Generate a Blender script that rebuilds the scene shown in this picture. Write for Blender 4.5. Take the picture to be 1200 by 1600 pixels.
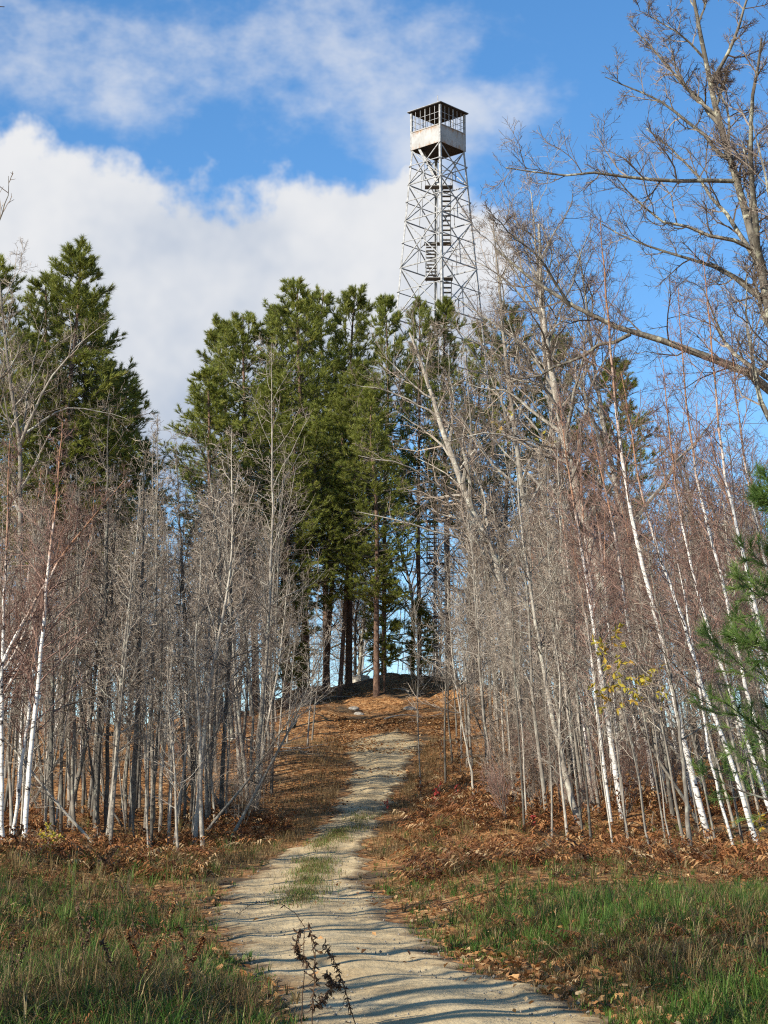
import bpy, math
import numpy as np
from mathutils import Vector, Matrix

for o in list(bpy.data.objects):
    bpy.data.objects.remove(o)
SC = bpy.context.scene
COL = SC.collection

# ------------------------------------------------------------------ camera
F_PX, PITCH, EYE = 3000.0, math.radians(10.0), 1.6      # focal length for a 1200 x 1600 frame
cam_data = bpy.data.cameras.new('camera')
cam_data.sensor_fit = 'VERTICAL'
cam_data.sensor_height = 36.0
cam_data.lens = 36.0 * F_PX / 1600.0
cam_data.clip_end = 5000.0
camera = bpy.data.objects.new('camera', cam_data)
camera.location = (0, 0, EYE)
camera.rotation_euler = (math.pi / 2 + PITCH, 0, 0)
COL.objects.link(camera)
SC.camera = camera

# ------------------------------------------------------------------ light
SUN_DIR = Vector((-0.76, -0.66, 0.58)).normalized()      # towards the sun: from the left, a little behind
SUN_EL = math.asin(SUN_DIR.z)
SUN_AZ = math.atan2(SUN_DIR.x, SUN_DIR.y)
sun_data = bpy.data.lights.new('sun', 'SUN')
sun_data.energy = 5.0
sun_data.angle = math.radians(0.53)
sun_data.color = (1.0, 0.93, 0.82)
sun = bpy.data.objects.new('sun', sun_data)
sun.rotation_euler = SUN_DIR.to_track_quat('Z', 'Y').to_euler()
COL.objects.link(sun)

SC.view_settings.view_transform = 'Standard'
SC.view_settings.look = 'None'
SC.view_settings.exposure = 0.68
SC.view_settings.gamma = 1.0
SC.view_settings.use_curve_mapping = False
SC.cycles.use_denoising = False
SC.cycles.pixel_filter_type = 'BLACKMAN_HARRIS'
SC.cycles.filter_width = 1.15
SC.cycles.max_bounces = 4
SC.cycles.diffuse_bounces = 2
SC.cycles.transparent_max_bounces = 4


class Nodes:
    """small helper to wire shader nodes"""
    def __init__(s, tree):
        s.t = tree
        tree.nodes.clear()

    def n(s, kind, **kw):
        nd = s.t.nodes.new(kind)
        for k, v in kw.items():
            setattr(nd, k, v)
        return nd

    def put(s, sock, v):
        if isinstance(v, bpy.types.NodeSocket):
            s.t.links.new(v, sock)
        elif isinstance(v, bpy.types.Node):
            s.t.links.new(v.outputs[0], sock)
        else:
            if isinstance(v, tuple) and len(v) == 3 and sock.type == 'RGBA':
                v = v + (1.0,)
            sock.default_value = v

    def m(s, op, a, b=0.0, c=None, clamp=False):
        nd = s.n('ShaderNodeMath', operation=op, use_clamp=clamp)
        s.put(nd.inputs[0], a)
        s.put(nd.inputs[1], b)
        if c is not None:
            s.put(nd.inputs[2], c)
        return nd.outputs[0]

    def smooth(s, x, a, b):
        nd = s.n('ShaderNodeMapRange', interpolation_type='SMOOTHSTEP')
        s.put(nd.inputs[0], x)
        s.put(nd.inputs[1], a)
        s.put(nd.inputs[2], b)
        return nd.outputs[0]

    def noise(s, vec, scale, detail=3.0, rough=0.55, dist=0.0):
        nd = s.n('ShaderNodeTexNoise')
        s.put(nd.inputs['Vector'], vec)
        s.put(nd.inputs['Scale'], scale)
        s.put(nd.inputs['Detail'], detail)
        s.put(nd.inputs['Roughness'], rough)
        s.put(nd.inputs['Distortion'], dist)
        return nd.outputs['Fac']

    def mix(s, f, a, b, mode='MIX'):
        nd = s.n('ShaderNodeMix', data_type='RGBA', blend_type=mode)
        s.put(nd.inputs[0], f)
        s.put(nd.inputs[6], a)
        s.put(nd.inputs[7], b)
        return nd.outputs[2]

    def ramp(s, f, stops, interp='LINEAR'):
        nd = s.n('ShaderNodeValToRGB')
        s.put(nd.inputs[0], f)
        cr = nd.color_ramp
        cr.interpolation = interp
        while len(cr.elements) < len(stops):
            cr.elements.new(0.5)
        for e, (p, c) in zip(cr.elements, stops):
            e.position = p
            e.color = tuple(c) + (1.0,)
        return nd.outputs[0]

    def scaled(s, vec, sc):
        nd = s.n('ShaderNodeVectorMath', operation='MULTIPLY')
        s.put(nd.inputs[0], vec)
        nd.inputs[1].default_value = sc
        return nd.outputs[0]


# ------------------------------------------------------------------ sky with cloud
world = bpy.data.worlds.new('World')
SC.world = world
world.use_nodes = True
N = Nodes(world.node_tree)
sky = N.n('ShaderNodeTexSky', sky_type='NISHITA')
sky.sun_disc = False
sky.sun_elevation = SUN_EL
sky.sun_rotation = SUN_AZ
sky.altitude = 400
sky.air_density = 1.0
sky.dust_density = 0.25
sky.ozone_density = 3.0
tc = N.n('ShaderNodeTexCoord')
sep = N.n('ShaderNodeSeparateXYZ')
N.put(sep.inputs[0], tc.outputs['Generated'])
dx, dy, dz = sep.outputs
az = N.m('ARCTAN2', dx, dy)
el = N.m('ARCSINE', dz)
wob = N.m('SUBTRACT', N.noise(tc.outputs['Generated'], 9.0, 4.0, 0.55), 0.5)
wob2 = N.m('SUBTRACT', N.noise(tc.outputs['Generated'], 26.0, 3.0, 0.6), 0.5)
wob4 = N.m('SUBTRACT', N.noise(tc.outputs['Generated'], 70.0, 3.0, 0.6), 0.5)
wob3 = N.m('SUBTRACT', N.noise(N.scaled(tc.outputs['Generated'], (1.0, 1.0, 1.6)), 14.0, 5.0, 0.62), 0.5)


def blob(a0, e0, sa, se, amp):
    """a soft cloud heap centred on a compass angle and a height above the horizon"""
    u = N.m('DIVIDE', N.m('SUBTRACT', az, math.radians(a0)), math.radians(sa))
    v = N.m('DIVIDE', N.m('SUBTRACT', el, math.radians(e0)), math.radians(se))
    r2 = N.m('ADD', N.m('MULTIPLY', u, u), N.m('MULTIPLY', v, v))
    return N.m('MULTIPLY', N.m('EXPONENT', N.m('MULTIPLY', r2, -1.0)), amp)


def total(parts):
    t = parts[0]
    for p in parts[1:]:
        t = N.m('ADD', t, p)
    return t


# thick bank of cumulus low over the left and centre
bank = total([blob(-11.5, 16.6, 4.6, 4.3, 1.0), blob(-6.5, 15.2, 4.6, 4.2, 0.95), blob(-1.2, 15.8, 3.6, 4.2, 0.9), blob(1.7, 17.3, 2.3, 2.9, 0.65),
              blob(-22, 15, 7, 4.5, 1.0), blob(-42, 18, 8, 5, 0.9), blob(30, 14, 6, 3.5, 0.8), blob(52, 17, 9, 4, 0.9)])
far = N.m('SUBTRACT', N.noise(tc.outputs['Generated'], 3.1, 2.0, 0.5), 0.5)
bank_d = total([bank, N.m('MULTIPLY', wob, 1.1), N.m('MULTIPLY', wob2, 0.45)])
bank_m = N.smooth(total([bank_d, N.m('MULTIPLY', wob4, .35)]), 0.38, 0.62)
# thin torn veil higher up
veil = total([blob(-8.0, 22.4, 4.2, 1.9, 0.8), blob(-1.3, 23.4, 3.4, 2.2, 0.95), blob(-11.2, 24.2, 2.2, 1.6, 0.6), blob(4.6, 22.0, 2.2, 1.3, 0.6), blob(1.6, 21.0, 2.2, 1.8, .5), blob(2.4, 23.9, 1.2, .8, .45),
              blob(1.0, 19.6, 2.0, 2.2, 0.45), blob(-2, 30, 9, 3, 0.6), blob(-30, 28, 10, 4, 0.7), blob(35, 27, 12, 4, 0.7), N.m('MULTIPLY', far, 0.8)])
veil_m = N.m('MULTIPLY', N.smooth(total([veil, N.m('MULTIPLY', wob3, 1.9), N.m('MULTIPLY', wob2, 0.7), N.m('MULTIPLY', wob4, .35)]), 0.34, 1.30), 0.70)
cover = N.m('MAXIMUM', bank_m, veil_m)
shade = N.smooth(total([N.m('MULTIPLY', bank, .5), N.m('MULTIPLY', wob, 3.0), N.m('MULTIPLY', wob2, 1.2), N.m('MULTIPLY', N.m('SUBTRACT', el, math.radians(15.5)), 11.0)]), -0.60, 1.45)
cloud_col = N.mix(shade, (0.40, 0.51, 0.69), (0.92, 0.93, 0.95))
bg_sky = N.n('ShaderNodeBackground')
hs = N.n('ShaderNodeHueSaturation')
hs.inputs['Saturation'].default_value = 1.22
N.put(hs.inputs['Color'], sky.outputs[0])
N.put(bg_sky.inputs[0], hs.outputs[0])
bg_sky.inputs[1].default_value = 0.12
bg_cl = N.n('ShaderNodeBackground')
N.put(bg_cl.inputs[0], cloud_col)
bg_cl.inputs[1].default_value = 0.57
mx = N.n('ShaderNodeMixShader')
N.put(mx.inputs[0], cover)
N.put(mx.inputs[1], bg_sky.outputs[0])
N.put(mx.inputs[2], bg_cl.outputs[0])
wo = N.n('ShaderNodeOutputWorld')
N.put(wo.inputs[0], mx.outputs[0])

# ------------------------------------------------------------------ helpers: mesh data
rng = np.random.default_rng(7)


class MB:
    """collects vertices, quads and triangles; build() makes one mesh"""
    def __init__(s):
        s.V, s.Q, s.T, s.A, s.qm, s.tm = [], [], [], [], [], []
        s.nv = 0

    def add(s, V, Q=None, T=None, a=0.5, mat=0):
        V = np.asarray(V, np.float32).reshape(-1, 3)
        n = len(V)
        s.V.append(V)
        s.A.append(np.broadcast_to(np.asarray(a, np.float32), (n,)).copy())
        if Q is not None and len(Q):
            Q = np.asarray(Q, np.int32).reshape(-1, 4)
            s.Q.append(Q + s.nv)
            s.qm.append(np.full(len(Q), mat, np.int32))
        if T is not None and len(T):
            T = np.asarray(T, np.int32).reshape(-1, 3)
            s.T.append(T + s.nv)
            s.tm.append(np.full(len(T), mat, np.int32))
        s.nv += n
        return s

    def mesh(s, name, mats, smooth=False):
        me = bpy.data.meshes.new(name)
        V = np.concatenate(s.V)
        Q = np.concatenate(s.Q) if s.Q else np.zeros((0, 4), np.int32)
        T = np.concatenate(s.T) if s.T else np.zeros((0, 3), np.int32)
        loops = np.concatenate([Q.ravel(), T.ravel()]).astype(np.int32)
        tot = np.concatenate([np.full(len(Q), 4), np.full(len(T), 3)]).astype(np.int32)
        start = np.concatenate([[0], np.cumsum(tot)[:-1]]).astype(np.int32)
        me.vertices.add(len(V))
        me.vertices.foreach_set('co', V.ravel())
        me.loops.add(len(loops))
        me.loops.foreach_set('vertex_index', loops)
        me.polygons.add(len(tot))
        me.polygons.foreach_set('loop_start', start)
        me.polygons.foreach_set('loop_total', tot)
        mi = np.concatenate((s.qm or [np.zeros(0, np.int32)]) + (s.tm or [np.zeros(0, np.int32)])).astype(np.int32)
        if mi.any():
            me.polygons.foreach_set('material_index', mi)
        me.polygons.foreach_set('use_smooth', np.full(len(tot), bool(smooth)))
        at = me.attributes.new('rnd', 'FLOAT', 'POINT')
        at.data.foreach_set('value', np.concatenate(s.A))
        for m in (mats if isinstance(mats, (list, tuple)) else [mats]):
            me.materials.append(m)
        me.update(calc_edges=True)
        return me


def link(name, me, parent=None, **props):
    o = bpy.data.objects.new(name, me)
    COL.objects.link(o)
    if parent is not None:
        o.parent = parent
    for k, v in props.items():
        o[k] = v
    return o


def thing(name, loc, label, cat, group=None, rotz=0.0):
    o = bpy.data.objects.new(name, None)
    o.empty_display_size = 0.2
    COL.objects.link(o)
    o.location = loc
    o.rotation_euler = (0, 0, rotz)
    o['label'] = label
    o['category'] = cat
    if group:
        o['group'] = group
    return o


def norm(v):
    return v / np.maximum(np.linalg.norm(v, axis=-1, keepdims=True), 1e-9)


def tubes(P, R, s=3):
    """P (M,K,3) polylines, R (M,K) radii -> ring tubes with s sides"""
    P = np.asarray(P, float)
    R = np.asarray(R, float)
    M, K, _ = P.shape
    T = norm(np.gradient(P, axis=1))
    mean = norm(T.mean(axis=1))
    ref = np.where(np.abs(mean[:, 2:3]) > 0.85, np.array([[1.0, 0, 0]]), np.array([[0, 0, 1.0]]))
    Nn = norm(np.cross(T, ref[:, None, :]))
    B = np.cross(T, Nn)
    ang = np.arange(s) * 2 * np.pi / s
    V = P[:, :, None, :] + R[:, :, None, None] * (np.cos(ang)[None, None, :, None] * Nn[:, :, None, :] + np.sin(ang)[None, None, :, None] * B[:, :, None, :])
    idx = np.arange(M * K * s).reshape(M, K, s)
    a = idx[:, :-1, :]
    b = idx[:, 1:, :]
    Q = np.stack([a, np.roll(a, -1, axis=2), np.roll(b, -1, axis=2), b], axis=-1).reshape(-1, 4)
    return V.reshape(-1, 3), Q


def along(P, R, idx, t):
    K = P.shape[1]
    f = np.clip(t, 0, 0.9999) * (K - 1)
    i = f.astype(int)
    w = (f - i)[:, None]
    p = P[idx, i] * (1 - w) + P[idx, i + 1] * w
    tan = norm(P[idx, i + 1] - P[idx, i])
    r = R[idx, i] * (1 - w[:, 0]) + R[idx, i + 1] * w[:, 0]
    return p, tan, r


def grow(P, R, idx, t, length, angle, azim, K, wobble, up, rfac, rmax, rtip, g):
    """side shoots off parent polylines"""
    p, tan, r = along(P, R, idx, t)
    ref = np.where(np.abs(tan[:, 2:3]) > 0.9, np.array([[1.0, 0, 0]]), np.array([[0, 0, 1.0]]))
    n = norm(np.cross(tan, ref))
    b = np.cross(tan, n)
    d = np.cos(angle)[:, None] * tan + np.sin(angle)[:, None] * (np.cos(azim)[:, None] * n + np.sin(azim)[:, None] * b)
    pts = [p]
    st = (length / (K - 1))[:, None]
    for k in range(K - 1):
        d = norm(d + g.normal(0, wobble, d.shape) + np.array([0, 0, up]))
        p = p + d * st
        pts.append(p)
    C = np.stack(pts, axis=1)
    r0 = np.minimum(r * rfac, rmax)
    r0 = np.maximum(r0, rtip * 1.2)
    w = np.linspace(0, 1, K)[None, :]
    return C, r0[:, None] * (1 - w) + rtip * w


def children(n_par, n_each, tmin, tmax, g, bias=1.0):
    idx = np.repeat(np.arange(n_par), n_each)
    t = np.tile((np.arange(n_each) + 0.5) / n_each, n_par) + g.uniform(-.5, .5, len(idx)) / n_each
    t = tmin + (tmax - tmin) * np.clip(t, 0, 1) ** bias
    azim = np.tile(np.arange(n_each) * 2.4, n_par) + np.repeat(g.uniform(0, 6.28, n_par), n_each) + g.normal(0, .35, len(idx))
    return idx, t, azim


# ------------------------------------------------------------------ terrain
def ray(u, v):
    a, b = (u - 600) / F_PX, (800 - v) / F_PX
    return np.array([a, math.cos(PITCH) - b * math.sin(PITCH), math.sin(PITCH) + b * math.cos(PITCH)])


_py = np.array([-60, -10, 0, 10, 18.5, 28, 37, 45, 52, 60, 68, 80, 92, 97, 101, 104, 110, 120, 135, 160, 220, 400, 1500])
_pz = np.array([-1.5, -.3, -.1, -.05, .0, .33, .75, 1.3, 2.09, 3.0, 4.13, 6.14, 8.75, 9.95, 10.72, 10.85, 10.7, 9.6, 6.5, 1, -8, -20, -30])
_sz = np.array([-1.5, -.3, -.1, -.05, .0, .33, .75, 1.3, 2.05, 2.95, 4.05, 5.9, 7.4, 7.6, 7.6, 7.4, 6.8, 5.2, 2.5, -2, -10, -20, -30])
_ty = np.arange(-60, 1500, 0.5)


def _table(z):
    t = np.interp(_ty, _py, z)
    k = np.exp(-0.5 * (np.arange(-12, 13) * .5 / 2.2) ** 2)
    return np.convolve(np.pad(t, 12, mode='edge'), k / k.sum(), 'valid')


_tp, _ts = _table(_pz), _table(_sz)
_wr = np.random.default_rng(3)
_waves = [(_wr.normal(0, s, 2), _wr.uniform(0, 6.28), a) for s, a in ((.18, .12), (.2, .12), (.25, .1), (.5, .05), (.6, .05), (.8, .04), (1.5, .012), (1.9, .009), (2.5, .006))]


def height(x, y):
    x, y = np.asarray(x, float), np.asarray(y, float)
    sig = np.where(x < 1.5, 8.0, 9.0)
    w = np.exp(-(np.abs(x - 1.5) / sig) ** 2.4)
    z = np.interp(y, _ty, _tp) * w + np.interp(y, _ty, _ts) * (1 - w)
    d = 0
    for k, ph, a in _waves:
        d = d + a * np.sin(k[0] * x + k[1] * y + ph)
    off = np.clip((np.abs(x - path_mid(y)) - 1.2) / 2.0, 0.12, 1)
    rb = np.clip((x - path_right(y) - .1) / 2.6, 0, 1)
    lb = np.clip((path_left(y) - x - .3) / 5.0, 0, 1)
    bank = (.42 * rb * rb * (3 - 2 * rb) * np.clip((y - 16) / 12, .25, 1) + .22 * lb * lb * (3 - 2 * lb) * np.clip((y - 22) / 14, 0, 1)) * np.clip((84 - y) / 20, 0, 1)
    lump = (.11 * np.sin(.9 * x + .5 * y) + .09 * np.sin(1.7 * x - .8 * y + 1) + .09 * np.sin(3.1 * x + 1.9 * y + 2)) * np.clip((y - 84) / 8, 0, 1) * np.clip((130 - y) / 10, 0, 1)
    return z + d * off + bank + lump


def _pathv():
    vs = np.array([1640, 1600, 1560, 1520, 1500, 1480, 1450, 1420, 1400, 1380, 1350, 1320, 1300, 1280, 1250, 1220, 1200, 1180, 1160, 1140])
    lf = np.array([470, 448, 424, 392, 372, 352, 330, 332, 346, 368, 412, 464, 494, 514, 532, 544, 550, 545, 532, 545])
    rt = np.array([1080, 968, 858, 745, 712, 682, 642, 612, 590, 574, 568, 576, 586, 600, 614, 632, 642, 652, 668, 700])
    out = []
    for v, l, r in zip(vs, lf, rt):
        # march the centre ray down to the slope profile
        y = 5.0
        d0 = ray((l + r) / 2, v)
        for _ in range(4000):
            if EYE + d0[2] / d0[1] * y <= np.interp(y, _ty, _tp):
                break
            y += .03
        out.append((y, (l - 600) / F_PX * y / d0[1], (r - 600) / F_PX * y / d0[1]))
    return np.array(out)


_pe = _pathv()
_pe = np.vstack([[(-40, 1.0, 3.8)], [(-5, 0.3, 3.2)], [(9, -.7, 2.9)], _pe])


def path_left(y):
    return np.interp(y, _pe[:, 0], _pe[:, 1])


def path_right(y):
    return np.interp(y, _pe[:, 0], _pe[:, 2])


def path_mid(y):
    return .5 * (path_left(y) + path_right(y))


def hit(u, v):
    """where the sight line through a spot of the photograph meets the hill"""
    d0 = ray(u, v)
    ys = np.arange(6, 130, .05)
    k = np.nonzero(EYE + d0[2] / d0[1] * ys <= height(d0[0] / d0[1] * ys, ys))[0]
    y = ys[k[0]] if len(k) else 102.0
    x = d0[0] / d0[1] * y
    return np.array([x, y, float(height(x, y))])


def at_depth(u, v, y):
    d0 = ray(u, v)
    return np.array([d0[0] / d0[1] * y, y, EYE + d0[2] / d0[1] * y])


def soft(x, y, seed, size):
    """smooth patchy field in -1..1"""
    g = np.random.default_rng(seed)
    t = 0
    for _ in range(7):
        k = g.normal(0, 1.6 / size, 2)
        t = t + np.sin(k[0] * x + k[1] * y + g.uniform(0, 6.28))
    return t / 4.0


# ------------------------------------------------------------------ materials
def new_mat(name):
    m = bpy.data.materials.new(name)
    m.use_nodes = True
    return m, Nodes(m.node_tree)


def finish(N, col, rough=0.85, bump=None, strength=0.3, dist=0.02, spec=0.3, metal=0.0, trans=None):
    p = N.n('ShaderNodeBsdfPrincipled')
    N.put(p.inputs['Base Color'], col)
    N.put(p.inputs['Roughness'], rough)
    p.inputs['Specular IOR Level'].default_value = spec
    N.put(p.inputs['Metallic'], metal)
    if bump is not None:
        b = N.n('ShaderNodeBump')
        b.inputs['Strength'].default_value = strength
        b.inputs['Distance'].default_value = dist
        N.put(b.inputs['Height'], bump)
        N.put(p.inputs['Normal'], b.outputs[0])
    sh = p.outputs[0]
    if trans is not None:
        t = N.n('ShaderNodeBsdfTranslucent')
        N.put(t.inputs[0], col)
        mxs = N.n('ShaderNodeMixShader')
        mxs.inputs[0].default_value = trans
        N.put(mxs.inputs[1], sh)
        N.put(mxs.inputs[2], t.outputs[0])
        sh = mxs.outputs[0]
    out = N.n('ShaderNodeOutputMaterial')
    N.put(out.inputs[0], sh)


def vary(N, col, amt=0.35):
    oi = N.n('ShaderNodeObjectInfo')
    k = N.m('MULTIPLY_ADD', oi.outputs['Random'], amt, 1.0 - amt * .5)
    c = N.n('ShaderNodeCombineXYZ')
    for i in range(3):
        N.put(c.inputs[i], k)
    return N.mix(1.0, col, c.outputs[0], 'MULTIPLY')


def bark(name, stops, zs=0.35, scale=9.0, bump=.5, lichen=None, dist=.015):
    m, N = new_mat(name)
    co = N.n('ShaderNodeTexCoord').outputs['Object']
    v = N.scaled(co, (1, 1, zs))
    f = N.noise(v, scale, 6, .65, .4)
    col = N.ramp(f, stops)
    if lichen:
        l = N.smooth(N.noise(co, 3.3, 4, .6, .6), .53, .64)
        col = N.mix(N.m('MULTIPLY', l, .75), col, lichen)
    col = vary(N, col, .75)
    finish(N, col, .9, f, bump, dist, spec=.15)
    return m


M = {}
M['grey_bark'] = bark('grey_bark', [(.25, (.05, .043, .035)), (.5, (.13, .115, .094)), (.72, (.23, .21, .17))], lichen=(.28, .28, .22))
M['pale_bark'] = bark('pale_bark', [(.25, (.12, .10, .078)), (.5, (.265, .235, .19)), (.75, (.42, .38, .315))], lichen=(.42, .41, .33))
M['dark_bark'] = bark('dark_bark', [(.25, (.04, .033, .027)), (.5, (.10, .085, .07)), (.75, (.19, .165, .135))], lichen=(.28, .29, .23), scale=13)
M['pine_bark'] = bark('pine_bark', [(.3, (.045, .028, .02)), (.5, (.13, .08, .055)), (.72, (.24, .155, .11))], zs=.45, scale=7, bump=.9, dist=.04)
M['oak_bark'] = bark('oak_bark', [(.25, (.05, .043, .035)), (.5, (.13, .115, .09)), (.75, (.25, .225, .18))], zs=.3, scale=8, bump=.9, lichen=(.42, .41, .30), dist=.03)

m, N = new_mat('birch_bark')
tcn = N.n('ShaderNodeTexCoord')
co = tcn.outputs['Object']
lines = N.smooth(N.noise(N.scaled(co, (2.5, 2.5, 22)), 1.6, 4, .6), .56, .64)
scars = N.smooth(N.noise(N.scaled(co, (3, 3, 4.5)), 1.3, 5, .65, .5), .55, .62)
base = N.ramp(N.noise(co, 5, 3), [(.3, (.56, .53, .46)), (.7, (.80, .77, .71))])
sg = N.n('ShaderNodeSeparateXYZ')
N.put(sg.inputs[0], tcn.outputs['Generated'])
hi = N.smooth(N.m('ADD', sg.outputs[2], N.m('MULTIPLY', N.m('SUBTRACT', N.noise(co, 1.5, 3), .5), .5)), .52, .82)
base = N.mix(hi, base, (.30, .155, .085))
lo = N.smooth(N.m('ADD', sg.outputs[2], N.m('MULTIPLY', N.m('SUBTRACT', N.noise(co, 3.5, 3), .5), .3)), .07, -.02)
base = N.mix(N.m('MULTIPLY', lo, .65), base, (.13, .115, .10))
col = N.mix(N.m('MAXIMUM', N.m('MULTIPLY', lines, .7), scars), base, (.06, .05, .045))
finish(N, vary(N, col, .25), .75, N.m('MAXIMUM', lines, scars), .25, .01, spec=.25)
M['birch_bark'] = m


def twigmat(name, a, b, amt=.5):
    m, N = new_mat(name)
    at = N.n('ShaderNodeAttribute', attribute_name='rnd')
    col = N.ramp(at.outputs['Fac'], [(0.0, a), (1.0, b)])
    finish(N, vary(N, col, amt), .8, spec=.2)
    return m


M['grey_twig'] = twigmat('grey_twig', (.09, .063, .047), (.36, .29, .22))
M['red_twig'] = twigmat('red_twig', (.10, .052, .040), (.29, .185, .14))
M['pale_twig'] = twigmat('pale_twig', (.125, .095, .07), (.43, .36, .28))
M['dark_twig'] = twigmat('dark_twig', (.06, .044, .035), (.24, .19, .145))


def leafmat(name, stops, trans=.3, rough=.65, amt=.25, spec=.25):
    m, N = new_mat(name)
    at = N.n('ShaderNodeAttribute', attribute_name='rnd')
    col = N.ramp(at.outputs['Fac'], stops)
    finish(N, vary(N, col, amt), rough, spec=spec, trans=trans)
    return m


M['needle'] = leafmat('red_pine_needle', [(0, (.075, .095, .022)), (.45, (.19, .215, .04)), (.8, (.30, .305, .062)), (.94, (.29, .28, .08)), (1, (.30, .19, .055))], .36, .5)
M['soft_needle'] = leafmat('white_pine_needle', [(0, (.06, .11, .028)), (.6, (.125, .205, .045)), (1, (.23, .30, .075))], .4, .5)
M['grass'] = leafmat('green_grass', [(0, (.03, .07, .012)), (.45, (.075, .15, .022)), (.75, (.135, .215, .036)), (1, (.25, .25, .07))], .38)
M['straw'] = leafmat('dry_grass', [(0, (.10, .058, .022)), (.5, (.23, .15, .06)), (1, (.42, .32, .16))], .35)
M['litter'] = leafmat('fallen_leaf', [(0, (.10, .042, .018)), (.3, (.25, .11, .036)), (.6, (.38, .185, .065)), (.85, (.50, .29, .12)), (1, (.60, .44, .24))], .2)
M['bracken'] = leafmat('dry_bracken', [(0, (.07, .03, .016)), (.3, (.17, .068, .026)), (.6, (.29, .12, .04)), (.85, (.38, .20, .075)), (1, (.42, .30, .16))], .3)
M['yellow_leaf'] = leafmat('yellow_leaf', [(0, (.22, .20, .03)), (.6, (.40, .34, .04)), (1, (.45, .25, .04))], .35)
M['red_leaf'] = leafmat('red_leaf', [(0, (.22, .02, .02)), (.6, (.38, .045, .04)), (1, (.42, .12, .06))], .3)
M['weed'] = leafmat('dead_weed', [(0, (.04, .026, .018)), (.6, (.10, .055, .03)), (1, (.19, .115, .06))], .15)
M['green_weed'] = leafmat('green_weed', [(0, (.025, .055, .015)), (1, (.08, .13, .03))], .3)

m, N = new_mat('forest_floor')
co = N.n('ShaderNodeTexCoord').outputs['Object']
vo = N.n('ShaderNodeTexVoronoi', feature='F1')
N.put(vo.inputs['Vector'], co)
N.put(vo.inputs['Scale'], 9.0)
wn = N.n('ShaderNodeSeparateColor')
N.put(wn.inputs[0], vo.outputs['Color'])
leafc = N.ramp(wn.outputs[0], [(0, (.09, .042, .018)), (.35, (.22, .10, .036)), (.7, (.34, .17, .065)), (1, (.46, .27, .12))])
soil = N.ramp(N.noise(co, .7, 5, .6), [(.35, (.075, .05, .03)), (.6, (.14, .10, .055))])
col = N.mix(N.smooth(N.noise(co, .35, 4, .6), .36, .5), soil, leafc)
finish(N, col, .95, N.m('ADD', vo.outputs['Distance'], N.noise(co, 5, 4)), .45, .05, spec=.1)
M['floor'] = m

m, N = new_mat('sandy_track')
co = N.n('ShaderNodeTexCoord').outputs['Object']
n1 = N.noise(co, .8, 5, .6)
n2 = N.noise(co, 26, 4, .7)
n3 = N.noise(N.scaled(co, (1, .35, 1)), 3.2, 4, .6)
at = N.n('ShaderNodeAttribute', attribute_name='rnd')
sand = N.ramp(n1, [(.3, (.33, .235, .12)), (.5, (.45, .34, .185)), (.7, (.52, .41, .24))])
sand = N.mix(N.m('MULTIPLY', N.smooth(n2, .50, .72), .4), sand, (.56, .48, .33))
sand = N.mix(N.m('MULTIPLY', N.smooth(n2, .45, .28), .45), sand, (.22, .165, .10))
sand = N.mix(N.m('MULTIPLY', N.smooth(n3, .52, .68), .35), sand, (.26, .19, .11))
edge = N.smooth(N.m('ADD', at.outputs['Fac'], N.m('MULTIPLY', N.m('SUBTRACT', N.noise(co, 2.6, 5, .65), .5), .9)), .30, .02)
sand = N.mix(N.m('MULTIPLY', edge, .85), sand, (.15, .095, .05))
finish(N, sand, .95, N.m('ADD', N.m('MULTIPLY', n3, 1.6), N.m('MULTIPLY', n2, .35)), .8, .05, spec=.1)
M['track'] = m

m, N = new_mat('stone')
co = N.n('ShaderNodeTexCoord').outputs['Object']
f = N.noise(co, 4, 6, .65)
finish(N, vary(N, N.ramp(f, [(.3, (.12, .105, .085)), (.5, (.25, .225, .185)), (.7, (.40, .365, .31))]), .5), .9, f, .5, .02)
M['stone'] = m

m, N = new_mat('galvanized_steel')
co = N.n('ShaderNodeTexCoord').outputs['Object']
f = N.noise(co, 6, 4, .6)
finish(N, N.ramp(f, [(.3, (.17, .165, .155)), (.55, (.33, .33, .32)), (.75, (.44, .44, .43))]), .6, spec=.35, metal=.1)
M['steel'] = m

m, N = new_mat('grating_steel')
co = N.n('ShaderNodeTexCoord').outputs['Object']
finish(N, N.ramp(N.noise(co, 8, 4), [(.3, (.09, .08, .07)), (.7, (.17, .16, .145))]), .65, spec=.3)
M['tread'] = m

m, N = new_mat('weathered_sheet_metal')
tcn = N.n('ShaderNodeTexCoord')
co = tcn.outputs['Object']
sg = N.n('ShaderNodeSeparateXYZ')
N.put(sg.inputs[0], tcn.outputs['Generated'])
paint = N.ramp(N.noise(co, 2.2, 4, .6), [(.3, (.29, .285, .265)), (.7, (.42, .415, .395))])
drip = N.noise(N.scaled(co, (5, 5, .7)), 1.5, 5, .65)
spots = N.noise(co, 2.6, 6, .7)
edge = N.m('MULTIPLY', N.m('ABSOLUTE', N.m('SUBTRACT', sg.outputs[2], .5)), .36)
rust = N.smooth(N.m('ADD', N.m('MULTIPLY', drip, .5), N.m('ADD', N.m('MULTIPLY', spots, .5), edge)), .58, .80)
col = N.mix(rust, paint, N.ramp(spots, [(.35, (.12, .055, .025)), (.65, (.34, .19, .08))]))
finish(N, col, .7, spots, .15, .01, spec=.3)
M['sheet'] = m

m, N = new_mat('dark_roof_metal')
co = N.n('ShaderNodeTexCoord').outputs['Object']
finish(N, N.ramp(N.noise(co, 3, 4), [(.3, (.02, .017, .015)), (.7, (.04, .034, .03))]), .7, spec=.2)
M['roof'] = m

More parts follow.
